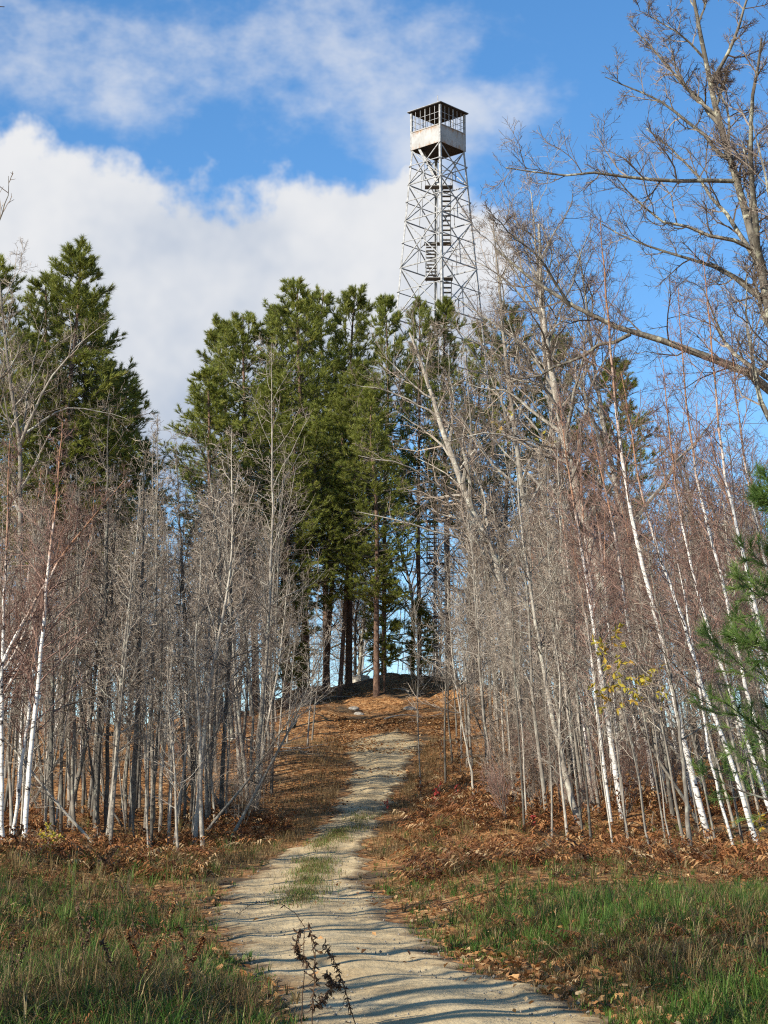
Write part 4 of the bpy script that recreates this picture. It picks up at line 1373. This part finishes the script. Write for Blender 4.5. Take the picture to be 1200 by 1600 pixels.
sets = {True: [], False: []}
cx_, cy_ = spread(23000, 15.5, 66, 1.9)
pd = path_dist(cx_, cy_)
k = g.uniform(0, 1, len(cx_)) < verge_weight(cx_, cy_, pd)
cx_, cy_, pd = cx_[k], cy_[k], pd[k]
nb = g.integers(6, 22, len(cx_))
rep = np.repeat(np.arange(len(cx_)), nb)
rad = g.uniform(.02, .09, len(cx_))
ang = g.uniform(0, 6.283, len(rep))
rr = rad[rep] * np.sqrt(g.uniform(0, 1, len(rep)))
bx_, by_ = cx_[rep] + np.cos(ang) * rr, cy_[rep] + np.sin(ang) * rr
side_r = cx_ > path_mid(cy_)
ch = np.where(side_r, .23, .29) * np.clip(.3 + .7 * np.clip(pd / 1.4, 0, 1), 0, 1) * g.uniform(.3, 1.0, len(cx_)) ** 1.3 * 1.9 * np.clip(1 + .4 * soft(cx_, cy_, 36, 3), .5, 1.5)
green = np.clip(.60 + .5 * soft(cx_, cy_, 33, 2.4) + .3 * soft(cx_, cy_, 34, .8) - np.clip(cy_ - 34, 0, 20) / 26 + .14 * side_r, .03, .9)
isg_c = g.uniform(0, 1, len(cx_)) < green
tone_c = np.clip(.45 + g.normal(0, .24, len(cx_)), 0, 1)
droop_c = g.uniform(.15, 1.5, len(cx_))
mixed = isg_c[rep] ^ (g.uniform(0, 1, len(rep)) < .13)
for flag in (True, False):
    m_ = mixed == flag
    n_ = int(m_.sum())
    sets[flag].append((bx_[m_], by_[m_], ch[rep][m_] * g.uniform(.5, 1.15, n_), g.uniform(.0028, .0068, n_), droop_c[rep][m_] * g.uniform(.5, 1.3, n_), np.clip(tone_c[rep][m_] + g.normal(0, .12, n_), 0, 1), ang[m_]))
x, y = spread(85000, 15.5, 74, 1.9)
pd = path_dist(x, y)
k = g.uniform(0, 1, len(x)) < verge_weight(x, y, pd) * .9
x, y, pd = x[k], y[k], pd[k]
isg = g.uniform(0, 1, len(x)) < np.clip(.55 + .5 * soft(x, y, 33, 2.4) - np.clip(y - 34, 0, 20) / 26 + .1 * (x > 0), .03, .85)
for flag in (True, False):
    m_ = isg == flag
    n_ = int(m_.sum())
    sets[flag].append((x[m_], y[m_], .17 * g.uniform(.4, 1.4, n_) * np.clip(.4 + pd[m_], .4, 1), g.uniform(.003, .006, n_), g.uniform(.3, 1.6, n_), np.clip(.4 + g.normal(0, .25, n_), 0, 1), g.uniform(0, 6.283, n_)))
y = g.uniform(44, 80, 24000)
sgn = np.where(g.uniform(0, 1, 24000) < .55, 1, -1)
off = .12 + np.abs(g.normal(.3, 1.1, 24000))
x = np.where(sgn > 0, path_right(y) + off, path_left(y) - off)
k = g.uniform(0, 1, 24000) < np.clip(.5 + .7 * soft(x, y, 37, 1.3), 0, 1)
x, y = x[k], y[k]
n_ = len(x)
sets[False].append((x, y, g.uniform(.10, .40, n_), g.uniform(.003, .007, n_), g.uniform(.2, 1.4, n_), np.clip(g.normal(.45, .25, n_), 0, 1), g.uniform(0, 6.283, n_)))
for flag, nm, mt, lab in ((True, 'grass', 'grass', 'green grass growing on both verges of the track'), (False, 'dry_grass', 'straw', 'straw-coloured dry grass mixed through the verges')):
    arr = [np.concatenate(c) for c in zip(*sets[flag])]
    V, Qd, Td, tn = blades(*arr)
    link(nm, MB().add(V, Qd, Td, a=tn).mesh(nm, M[mt]), kind='stuff', label=lab, category='grass')
# sparse tufts on the crown between the wheel tracks
n = 26000
y = g.uniform(32, 62, n)
c = path_mid(y) + .05 + .12 * np.sin(y * .35)
x = c + g.normal(0, .22, n) * (1 + .3 * np.sin(y * 1.7))
keep = (g.uniform(0, 1, n) < np.clip(.75 + .7 * soft(x, y, 35, 1.4), 0, 1) * np.clip((y - 33) / 3, 0, 1) * np.clip((58 - y) / 5, 0, 1))
x, y = x[keep], y[keep]
V, Qd, Td, tn = blades(x, y, g.uniform(.06, .20, len(x)), g.uniform(.0035, .007, len(x)), g.uniform(.2, 1.4, len(x)), g.uniform(.25, 1.0, len(x)))
half = g.uniform(0, 1, len(x)) < .5
mbt = MB().add(V, Qd, Td, a=tn)
mbt.qm = [half.astype(np.int32)]
mbt.tm = [half.astype(np.int32)]
link('track_grass', mbt.mesh('track_grass', [M['straw'], M['grass']]), kind='stuff', label='thin strip of dry grass along the middle of the track', category='grass')

# fallen leaves: the mass
lit = MB()
x, y = spread(60000, 30, 104, .5)
pd = path_dist(x, y)
ed = np.clip((y - 50) / 14, .10, 1) * np.clip(.75 + .6 * soft(x, y, 41, 2.5), .05, 1)
keep = (g.uniform(0, 1, len(x)) < ed) & ((pd > -.05) | (g.uniform(0, 1, len(x)) < .04 + .10 * np.clip((y - 58) / 14, 0, 1) + .6 * np.clip((y - 79) / 4, 0, 1) + .5 * np.exp(-(pd / .3) ** 2)))
x, y = x[keep], y[keep]
leaf_shapes(lit, np.stack([x, y, surf(x, y) + .02], 1), g.uniform(.07, .14, len(x)), g.uniform(0, 1, len(x)) ** 1.1)
x, y = spread(15000, 15.5, 40, 1.6)
pd = path_dist(x, y)
ed = np.where(x > path_mid(y), np.exp(-(pd / .75) ** 2) * .8 + .30, np.exp(-(pd / .5) ** 2) * .25 + .24)
keep = (g.uniform(0, 1, len(x)) < ed) & ((pd > .02) | (g.uniform(0, 1, len(x)) < .03))
x, y = x[keep], y[keep]
leaf_shapes(lit, np.stack([x, y, surf(x, y) + g.uniform(.01, .06, len(x))], 1), g.uniform(.06, .12, len(x)), g.uniform(0, 1, len(x)) ** .9, .55)
y = _pe[-1, 0] + 3 - 22 * g.uniform(0, 1, 9000) ** 1.6
cc = np.where(g.uniform(0, 1, 9000) < .5, g.choice([0., 1., .45], 9000) + g.normal(0, .1, 9000), g.uniform(-.15, 1.15, 9000))
x = path_left(y) * (1 - cc) + path_right(y) * cc
keep = g.uniform(0, 1, 9000) < np.clip(.10 + .7 * soft(x, y, 43, 1.6) + np.clip((y - 79) / 4, 0, 1), 0, 1)
x, y = x[keep], y[keep]
leaf_shapes(lit, np.stack([x, y, surf(x, y) + .03], 1), g.uniform(.07, .14, len(x)), g.uniform(0, 1, len(x)))
link('leaf_litter', lit.mesh('leaf_litter', M['litter']), kind='stuff', label='brown and orange fallen leaves lying over the slope', category='leaves')


def lobed_leaf(seed):
    """one dry broad leaf with pointed lobes, curled at the rim, with a stalk"""
    q = np.random.default_rng(seed)
    k = 14
    a = np.linspace(0, 2 * np.pi, k, endpoint=False)
    r = .5 * (.62 + .38 * np.cos(a * 5 + .2) ** 2) * q.uniform(.85, 1.12, k)
    rim = np.stack([np.cos(a) * r, np.sin(a) * r * .85, .10 * np.cos(2 * a + q.uniform(0, 6)) + .16 * r * q.uniform(.2, 1.3, k)], 1)
    V = np.vstack([[(0, 0, 0)], rim, [(-.42, 0, .02), (-.85, .04, .06), (-.84, .01, .05)]])
    T = [(0, 1 + i, 1 + (i + 1) % k) for i in range(k)] + [(k + 1, k + 2, k + 3)]
    return MB().add(V, T=T, a=q.uniform(.35, 1)).mesh('leaf', M['litter'])


LEAF = [lobed_leaf(s) for s in range(12)]
# fallen leaves one can pick out: along the right-hand edge of the track
n = 0
while n < 280:
    yy = 15.8 + 9.5 * g.uniform(0, 1) ** 1.5
    right = g.uniform() < .86
    off = abs(g.normal(.28, .45)) - .10
    xx = float(path_right(yy) + off) if right else float(path_left(yy) - off)
    if abs(xx) > .215 * yy + .5:
        continue
    o = link('leaf', LEAF[g.integers(12)], ground)
    s = g.uniform(.09, .17)
    o.scale = (s, s, s)
    o.location = (xx, yy, float(surf(xx, yy)) + g.uniform(.012, .07 if off > .1 else .02))
    o.rotation_euler = (g.normal(0, .5), g.normal(0, .5), g.uniform(0, 6.28))
    n += 1

# dry bracken
def fronds(n_spots, where, size, seed, tone=(.1, 1)):
    q = np.random.default_rng(seed)
    mb = MB()
    pts = where(n_spots)
    for k in range(len(pts)):
        xx, yy = pts[k]
        zz = float(height(xx, yy))
        tn = q.uniform(*tone)
        for j in range(q.integers(2, 5)):
            a = q.uniform(0, 6.28)
            L_ = size * q.uniform(.55, 1.25)
            hz = np.array([np.cos(a), np.sin(a), 0])
            sd = np.array([-np.sin(a), np.cos(a), 0])
            t = np.linspace(0, 1, 9)
            rise = L_ * (q.uniform(.55, 1.0) * t - q.uniform(.25, .75) * t ** 2.2)
            c = np.array([xx, yy, zz]) + hz * (L_ * .62 * t ** 1.2)[:, None] + np.array([0, 0, 1]) * rise[:, None]
            V, T = [], []
            for i in range(2, 9):
                wd = L_ * .30 * (1.05 - t[i]) * q.uniform(.7, 1.2)
                for sg_ in (-1, 1):
                    b0 = len(V)
                    fw = hz * L_ * .07
                    V += [c[i] - fw * .5, c[i] + fw * .5, c[i] + sg_ * sd * wd + fw * 1.2 + np.array([0, 0, q.uniform(-.14, .05) * L_])]
                    T.append((b0, b0 + 1, b0 + 2))
            mb.add(V, T=T, a=np.clip(tn + q.normal(0, .15), 0, 1))
            V, Qd = tubes(c[None, ::4], np.linspace(.005, .002, 3)[None], 3)
            mb.add(V, Qd, a=.35)
    return mb


def band(u0, u1, y0, y1, side):
    def f(n):
        out = []
        while len(out) < n:
            yy = g.uniform(y0, y1)
            xx = g.uniform(u0, u1) * yy / F_PX
            pdd = path_dist(xx, yy)
            if pdd < .8 or g.uniform() > .45 + .55 * soft(xx, yy, 51, 2.0):
                continue
            out.append((xx, yy))
        return out
    return f


rb_ = fronds(1350, band(40, 660, 37, 60, 1), .78, 61)
rb2 = fronds(420, band(40, 330, 52, 82, 1), .62, 65)
rb_.V += rb2.V
rb_.A += rb2.A
rb_.T += [t + rb_.nv for t in rb2.T]
rb_.Q += [t + rb_.nv for t in rb2.Q]
rb_.tm += rb2.tm
rb_.qm += rb2.qm
rb_.nv += rb2.nv
link('right_bracken', rb_.mesh('right_bracken', M['bracken']), kind='stuff', label='rust-brown dry bracken along the foot of the right thicket', category='bracken')
link('left_bracken', fronds(1050, band(-660, -150, 41, 56, -1), .78, 62).mesh('left_bracken', M['bracken']), kind='stuff', label='rust-brown dry bracken along the foot of the left thicket', category='bracken')
link('verge_weeds', fronds(1000, band(-660, 660, 16.5, 44, 0), .36, 63, (0, .85)).mesh('verge_weeds', M['bracken']), kind='stuff', label='small dead brown weeds among the verge grass', category='weeds')
link('verge_herbs', fronds(620, band(-660, 660, 16.5, 42, 0), .25, 64, (0, 1)).mesh('verge_herbs', M['green_weed']), kind='stuff', label='low green leafy herbs among the verge grass', category='weeds')

# gravel
def pebble_geo():
    t = (1 + 5 ** .5) / 2
    V = norm(np.array([(-1, t, 0), (1, t, 0), (-1, -t, 0), (1, -t, 0), (0, -1, t), (0, 1, t), (0, -1, -t), (0, 1, -t), (t, 0, -1), (t, 0, 1), (-t, 0, -1), (-t, 0, 1)], float))
    T = [(0, 11, 5), (0, 5, 1), (0, 1, 7), (0, 7, 10), (0, 10, 11), (1, 5, 9), (5, 11, 4), (11, 10, 2), (10, 7, 6), (7, 1, 8), (3, 9, 4), (3, 4, 2), (3, 2, 6), (3, 6, 8), (3, 8, 9), (4, 9, 5), (2, 4, 11), (6, 2, 10), (8, 6, 7), (9, 8, 1)]
    return V, np.array(T)


IV, IT = pebble_geo()
OV = np.array([(1, 0, 0), (0, 1, 0), (-1, 0, 0), (0, -1, 0), (0, 0, 1), (0, 0, -1)], float)
OT = [(0, 1, 4), (1, 2, 4), (2, 3, 4), (3, 0, 4), (1, 0, 5), (2, 1, 5), (3, 2, 5), (0, 3, 5)]
gr = MB()
n = 4200
y = 15 + 45 * g.uniform(0, 1, n) ** 1.8
cwid = g.uniform(.02, .98, n)
x = path_left(y) * (1 - cwid) + path_right(y) * cwid
s = .006 + .016 * g.uniform(0, 1, n) ** 4
for k in range(n):
    gr.add(OV * s[k] * g.uniform(.6, 1.2, (1, 3)) * g.uniform(.8, 1.15, (6, 1)) + [x[k], y[k], float(surf(x[k], y[k])) + s[k] * .3], T=OT)
link('gravel', gr.mesh('gravel', M['stone']), kind='stuff', label='small gravel stones scattered over the sandy track', category='gravel')


def boulder(seed):
    q = np.random.default_rng(seed)
    V = IV.copy()
    T = IT
    for _ in range(2):
        E, W = {}, list(V)
        def mid(a, b):
            k = (min(a, b), max(a, b))
            if k not in E:
                E[k] = len(W)
                W.append((W[a] + W[b]) * .5)
            return E[k]
        T2 = []
        for (a, b, c) in T:
            ab, bc, ca = mid(a, b), mid(b, c), mid(c, a)
            T2 += [(a, ab, ca), (b, bc, ab), (c, ca, bc), (ab, bc, ca)]
        V, T = norm(np.array(W)), np.array(T2)
    d = np.ones(len(V))
    for _ in range(9):
        d -= .22 * np.clip(V @ norm(q.normal(0, 1, 3)) - .55, 0, 1)
    V = V * d[:, None] * [1, .8, .6] + q.normal(0, .012, V.shape)
    return MB().add(V, T=T).mesh('stone', M['stone'])


STN = [boulder(s) for s in range(4)]
for k, (u, v, s, lab) in enumerate([(1010, 1577, .11, 'dark stone among the fallen leaves at the lower right'), (965, 1571, .10, 'flat grey stone at the leafy right edge of the track'),
                                    (1018, 1546, .09, 'dark round stone under the grass at the lower right'), (640, 1108, .40, 'mossy grey boulder on the bare mound beside a pine foot'),
                                    (552, 1108, .40, 'pale flat rock on the slope of the mound'), (560, 1116, .30, 'small pale rock lying below the flat one on the mound'),
                                    (425, 1477, .06, 'dark stone lying in the near part of the track')]):
    b = hit(u, v)
    o = link('stone', STN[k % 4], None, label=lab, category='stone')
    o.location = (b[0], b[1], b[2] - s * .12)
    o.scale = (s, s, s * .8)
    o.rotation_euler = (0, 0, k * 1.3)

# fallen branches on the mound slope
for k, (p, q_, r, lab) in enumerate([((600, 1128), (690, 1118), .035, 'thin fallen branch lying across the foot of the mound'), ((640, 1085), (585, 1078), .05, 'short fallen limb between the pine feet on the mound'), ((500, 1100), (560, 1086), .04, 'bare fallen bough on the left face of the mound'), ((455, 1140), (528, 1068), .06, 'long grey fallen branch leaning down the left of the mound'), ((350, 1160), (470, 1172), .04, 'thin fallen pole lying on the slope left of the track')]):
    a, b = hit(*p), hit(*q_)
    pts = np.array([a + (b - a) * t + [0, 0, .12 + .1 * math.sin(t * 6)] for t in np.linspace(0, 1, 8)])
    V, Qd = tubes((pts - a)[None], np.linspace(r, r * .4, 8)[None], 6)
    o = link('fallen_branch', MB().add(V, Qd).mesh('fallen_branch', M['pale_bark'], True), None, label=lab, category='branch')
    o.location = a

# ------------------------------------------------------------------ leafy young plants
def leafy(kind, base_uv, top_uv, n_leaf, leaf, leaf_m, seed, label, cat, r=.02, spread_=.5, low=.3, group=None, hang=.3):
    q = np.random.default_rng(seed)
    b = hit(*base_uv)
    top = at_depth(*top_uv, b[1]) - b
    K = 10
    P = np.linspace(0, 1, K)[:, None] * top + np.array([0, 0, -.05])
    P[1:] += q.normal(0, .03, (K - 1, 3))
    R = np.linspace(r, .004, K)
    V, Qd = tubes(P[None], R[None], 6)
    o = thing(kind, tuple(b), label, cat, group)
    link('stem', MB().add(V, Qd).mesh(kind + '_stem', M['pale_bark'], True), o)
    hh = np.linalg.norm(top)
    nb = max(6, n_leaf // 9)
    idx, t, azm = children(1, nb, low, .98, q)
    C, Rc = grow(P[None], R[None], idx, t, hh * spread_ * q.uniform(.4, 1.1, nb) * (1.1 - .6 * t), np.radians(q.uniform(40, 75, nb)), azm, 5, .15, .03, .5, .008, .003, q)
    mb = MB()
    V, Qd = tubes(C, Rc, 3)
    mb.add(V, Qd, a=.5, mat=1)
    bi = q.integers(0, nb, n_leaf)
    p, _, _ = along(C, Rc, bi, q.uniform(.35, 1, n_leaf))
    s = leaf * q.uniform(.6, 1.25, n_leaf)
    d = norm(q.normal(0, .6, (n_leaf, 3)) + [0, 0, -hang])
    sd = norm(np.cross(d, q.normal(0, 1, (n_leaf, 3))))
    nr = np.cross(d, sd)
    tip = p + d * s[:, None]
    mid = p + d * s[:, None] * .45
    fold = nr * (s * .08)[:, None]
    VV = np.stack([p, mid + sd * (s * .24)[:, None] + fold, tip, mid - sd * (s * .24)[:, None] + fold], 1).reshape(-1, 3)
    i = np.arange(n_leaf)[:, None] * 4
    mb.add(VV, T=np.concatenate([i + [[0, 1, 2]], i + [[0, 2, 3]]]), a=np.repeat(q.uniform(0, 1, n_leaf), 4))
    link('crown', mb.mesh(kind + '_crown', [M[leaf_m], M['grey_twig']]), o)
    return o


leafy('yellow_sapling', (1018, 1335), (955, 985), 120, .17, 'yellow_leaf', 501, 'thin sapling with drooping yellow-green leaves in the right thicket', 'sapling', .03, .30, .72)
leafy('yellow_sapling', (1050, 1335), (1008, 1045), 85, .16, 'yellow_leaf', 502, 'small sapling with yellow leaves just left of the brightest birch', 'sapling', .025, .34, .75)
leafy('yellow_sapling', (985, 1330), (946, 1068), 60, .16, 'yellow_leaf', 503, 'low wisp of yellow leaves below the drooping yellow sapling', 'sapling', .02, .25, .82)
leafy('yellow_sapling', (1190, 1320), (1186, 1262), 24, .15, 'yellow_leaf', 504, 'tiny yellow-leaved plant at the right edge by the bracken', 'sapling', .012, .4, .4)
leafy('maple_top', (880, 1200), (776, 648), 14, .26, 'yellow_leaf', 505, 'thin stem with a few last golden leaves high before the leaning trunks', 'sapling', .035, .10, .93)
leafy('maple_top', (900, 1195), (850, 672), 14, .26, 'yellow_leaf', 506, 'thin stem with orange leaves high beside the tall ringed trunk', 'sapling', .035, .10, .93)
OG = 'rusty oak seedlings on the right bank'
rl = 0
for (bu, bv, tu, tv, nl_, lab) in ((770, 1262, 762, 1190, 260, 'rust-leaved oak seedling beside the second thin pale sapling'), (720, 1225, 716, 1150, 200, 'rust-leaved oak seedling high on the right bank'),
                                   (820, 1275, 812, 1205, 240, 'rust-leaved oak seedling below the stout leaning sapling'), (690, 1190, 690, 1135, 160, 'small rust-leaved oak seedling where the track narrows'),
                                   (860, 1290, 858, 1235, 200, 'rust-leaved oak seedling left of the stout sapling foot'), (980, 1300, 975, 1215, 180, 'rust-leaved oak seedling under the yellow leaves'),
                                   (1020, 1310, 1018, 1245, 160, 'rust-leaved oak seedling left of the crooked alder'), (660, 1260, 655, 1215, 150, 'rust-leaved oak seedling at the right edge of the track bend'),
                                   (740, 1290, 745, 1230, 200, 'rust-leaved oak seedling in the bracken above the bend')):
    leafy('oak_seedling', (bu, bv), (tu, tv), nl_, .11, 'bracken', 520 + rl, lab, 'seedling', .012, .45, .15, OG)
    rl += 1
for (bu, bv, tu, tv, nl_, lab) in ((685, 1262, 688, 1225, 60, 'seedling with bright red leaves on the right bank'), (708, 1255, 712, 1228, 50, 'red-leaved seedling just right of the brightest red one'),
                                   (606, 1268, 604, 1246, 26, 'tiny red-leaved sprig at the right edge of the track'), (830, 1300, 835, 1268, 40, 'red-leaved seedling in front of the right thicket')):
    leafy('red_seedling', (bu, bv), (tu, tv), nl_, .10, 'red_leaf', 540 + rl, lab, 'seedling', .008, .5, .2, 'red seedlings on the right bank')
    rl += 1
for (bu, bv, tu, tv, nl_, lm, lab) in ((30, 1345, 28, 1290, 150, 'bracken', 'orange-leaved shrub at the left edge below the birches'), (75, 1340, 78, 1285, 130, 'yellow_leaf', 'golden-leaved shrub at the foot of the left birches'),
                                       (150, 1335, 152, 1290, 130, 'bracken', 'rusty shrub below the tall grey stem on the left'), (230, 1330, 228, 1292, 100, 'bracken', 'rusty shrub in front of the splintered stool'),
                                       (48, 1255, 50, 1220, 60, 'yellow_leaf', 'yellowish shrub deep among the left birches'), (335, 1300, 338, 1270, 80, 'bracken', 'rusty shrub at the right end of the left thicket')):
    leafy('autumn_shrub', (bu, bv), (tu, tv), nl_, .11, lm, 560 + rl, lab, 'shrub', .010, .6, .1, 'autumn shrubs along the left thicket')
    rl += 1

# young white pine whose boughs reach in at the right edge
def white_pine(seed, h):
    q = np.random.default_rng(seed)
    K = 16
    P = trunk_line(h, 0, .03, q, K)
    R = radii(.055, .008, K, .8)
    V, Qd = tubes(P[None], R[None], 8)
    out = {'trunk': MB().add(V, Qd).mesh('white_pine_trunk', M['dark_bark'], True)}
    zs = np.repeat(np.linspace(.38, .95, 11), 5) + q.normal(0, .008, 55)
    n = len(zs)
    azs = q.uniform(0, 6.28, n)
    ln = h * (.08 + .34 * (1 - zs) ** .8) * q.uniform(.75, 1.15, n)
    C1, R1 = grow(P[None], R[None], np.zeros(n, int), zs, ln, np.radians(q.uniform(62, 82, n)), azs, 7, .05, .05, .4, .018, .004, q)
    tw, fol = MB(), MB()
    V, Qd = tubes(C1, R1, 4)
    tw.add(V, Qd)
    idx, tt, azm = children(n, 10, .25, .98, q)
    C2, R2 = grow(C1, R1, idx, tt, ln[idx] * .34 * (1.3 - tt) * q.uniform(.6, 1.2, len(idx)), np.radians(q.uniform(30, 60, len(idx))), azm, 4, .1, .08, .5, .006, .0025, q)
    V, Qd = tubes(C2, R2, 3)
    tw.add(V, Qd)
    tn = q.uniform(0, 1, len(C2))
    for k in (2, 3):
        tufts(fol, C2[:, k], norm(C2[:, k] - C2[:, k - 1]), q, 30, .135, .0032, .55, tn, .12)
    for k in (5, 6):
        tufts(fol, C1[:, k], norm(C1[:, k] - C1[:, k - 1]), q, 30, .14, .0032, .5, q.uniform(0, 1, n), .12)
    out['branches'] = tw.mesh('white_pine_branches', M['dark_bark'])
    out['crown'] = fol.mesh('white_pine_needles', M['soft_needle'])
    return out


place('white_pine', white_pine(601, 5.0), foot(4.25, 19.0), 'young white pine with soft green needle boughs reaching in at the right edge', 'pine tree')

# ------------------------------------------------------------------ dead weeds and straw stalks close to the camera
def weed(lines, y, seed, label, leaf=.05, n_leaf=70, mat='weed', kind='dead_weed', foot_uv=None):
    q = np.random.default_rng(seed)
    b0 = at_depth(lines[0][0][0], lines[0][0][1], y)
    b0[2] = float(surf(b0[0], b0[1]))
    o = thing(kind, tuple(b0), label, 'weed')
    P, R = [], []
    for ln in lines:
        A = np.array([at_depth(u, v, y + q.normal(0, .02)) for (u, v) in ln])
        if ln is lines[0]:
            A = np.vstack([[b0 - [0, 0, .02]], A[1:]])
        s = np.concatenate([[0], np.cumsum(np.linalg.norm(np.diff(A, axis=0), axis=1))])
        t = np.linspace(0, s[-1], 12)
        P.append(np.stack([np.interp(t, s, A[:, i]) for i in range(3)], 1) - b0 + q.normal(0, .003, (12, 3)))
        R.append(np.linspace(.0055, .0022, 12))
    P, R = np.array(P), np.array(R)
    for a_, r_ in zip(P, R):
        V, Qd = tubes(a_[None], r_[None], 5)
        link('stem', MB().add(V, Qd).mesh('weed_stem', M['weed'], True), o)
    bi = q.integers(0, len(P), n_leaf)
    tt = q.uniform(.2, 1, n_leaf)
    p, tan, _ = along(P, R, bi, tt)
    mb = MB()
    for k in range(n_leaf):
        # a shrivelled, twisted leaf: a curling strip
        d = norm(q.normal(0, 1, 3) + [0, 0, -.5])
        s_ = np.cross(d, q.normal(0, 1, 3))
        s_ = s_ / np.linalg.norm(s_) * leaf * .16
        c = [p[k] - b0 * 0]
        for j in range(4):
            d = norm(d + q.normal(0, .35, 3) + [0, 0, -.15])
            c.append(c[-1] + d * leaf * q.uniform(.2, .4))
        V = []
        for j, cc in enumerate(c):
            wv = s_ * (.4, 1, 1, .7, .1)[j]
            V += [cc - wv, cc + wv]
        mb.add(V, [(2 * j, 2 * j + 1, 2 * j + 3, 2 * j + 2) for j in range(4)], a=q.uniform(0, 1))
    link('leaves', mb.mesh('weed_leaves', M[mat]), o)
    return o


weed([[(488, 1640), (487, 1590), (491, 1530), (494, 1490), (482, 1440)], [(491, 1520), (475, 1500), (462, 1480), (468, 1450)], [(488, 1580), (505, 1560), (520, 1540)]], 17.6, 701,
     'dark dead weed with shrivelled leaves standing before the track at the bottom', .055, 260)
weed([[(560, 1650), (552, 1590), (538, 1540), (522, 1500), (505, 1475)], [(540, 1545), (520, 1535), (508, 1520)]], 17.4, 702,
     'brown dead weed leaning left beside the darker weed at the bottom', .048, 240)
weed([[(470, 1640), (474, 1540), (476, 1450), (462, 1428), (440, 1412), (415, 1408), (390, 1414), (372, 1428)]], 17.9, 703, 'arching dead stem with hanging seed pods over the track', .035, 34)
weed([[(215, 1470), (205, 1420), (188, 1385), (172, 1350), (165, 1335)], [(172, 1352), (160, 1340), (152, 1332)], [(170, 1345), (176, 1330), (184, 1322)]], 24.0, 704, 'dried flower head on a straw stalk in the left verge', .05, 150)
weed([[(128, 1560), (130, 1500), (126, 1440), (120, 1400)], [(130, 1490), (140, 1450), (142, 1430)]], 20.0, 705, 'brown weed stalk standing in the grass at the lower left', .045, 150)
weed([[(225, 1600), (222, 1540), (214, 1480), (222, 1430)], [(220, 1530), (236, 1500), (246, 1470)], [(218, 1500), (205, 1470), (198, 1452)]], 19.0, 706, 'bushy rust-brown weed in the middle of the left verge', .05, 300, 'bracken')
weed([[(20, 1590), (22, 1530), (18, 1480), (24, 1440)], [(22, 1520), (34, 1490), (40, 1470)]], 19.5, 707, 'brown weed at the lower left corner', .045, 150)
weed([[(262, 1500), (258, 1450), (250, 1415), (240, 1395)], [(256, 1440), (270, 1415), (276, 1400)]], 22.5, 708, 'thin rusty weed near the left edge of the track', .045, 130, 'bracken')
weed([[(300, 1585), (296, 1520), (286, 1470), (278, 1440)], [(294, 1510), (310, 1480), (318, 1462)]], 19.0, 709, 'rust-leaved weed leaning toward the track on the left', .05, 220, 'bracken')
weed([[(180, 1590), (176, 1530), (168, 1490), (160, 1470)]], 19.2, 710, 'small dark weed between the two rusty ones on the left', .045, 110)


def stalk(u0, v0, u1, v1, seed, label):
    q = np.random.default_rng(seed)
    b = hit(u0, v0)
    t = at_depth(u1, v1, b[1] + q.normal(0, .1)) - b
    K = 9
    s = np.linspace(0, 1, K)[:, None]
    P = s * t + np.array([0, 0, 1]) * (.10 * np.sin(s * 3.14) * np.linalg.norm(t)) + q.normal(0, .004, (K, 3))
    P[0] = [0, 0, -.02]
    V, Qd = tubes(P[None], np.linspace(.0045, .002, K)[None], 4)
    o = thing('straw_stalk', tuple(b), label, 'grass stalk', 'tall straw stalks on the verges')
    link('stem', MB().add(V, Qd, a=.8).mesh('straw_stem', M['straw'], True), o)
    mb = MB()
    p = P[-1] + (P[-2] - P[-1]) * np.linspace(0, 1.6, 14)[:, None] + q.normal(0, .012, (14, 3))
    d = norm(np.tile(t, (14, 1)) + q.normal(0, .3, (14, 3)))
    sd = norm(np.cross(d, q.normal(0, 1, (14, 3)))) * .004
    VV = np.stack([p - d * .02, p + sd, p + d * .04, p - sd], 1).reshape(-1, 3)
    mb.add(VV, np.arange(14)[:, None] * 4 + [[0, 1, 2, 3]], a=.9)
    link('seed_head', mb.mesh('seed_head', M['straw']), o)


for k, (a, b, c, d, lab) in enumerate([(1000, 1445, 970, 1382, 'long straw stalk leaning left before the bracken at the right'), (1098, 1500, 1050, 1325, 'tallest straw stalk on the right verge, crossing the bracken'),
                                       (800, 1440, 742, 1368, 'straw stalk leaning far left in the middle of the right verge'), (1060, 1450, 1035, 1300, 'upright straw stalk below the brightest birch'),
                                       (745, 1470, 690, 1400, 'bent straw stalk over the green grass near the track'), (925, 1440, 905, 1355, 'straw stalk in the bracken below the stout sapling'),
                                       (1150, 1470, 1108, 1420, 'low straw stalk near the right edge'), (905, 1530, 840, 1468, 'straw stalk slanting over the nearest green grass'),
                                       (205, 1415, 180, 1365, 'straw stalk beside the dried flower head'), (60, 1470, 48, 1395, 'straw stalk in the grass at the left edge'),
                                       (140, 1430, 110, 1360, 'straw stalk below the rusty left bracken'), (330, 1440, 300, 1382, 'straw stalk at the left edge of the track bend')]):
    stalk(a, b, c, d, 720 + k, lab)
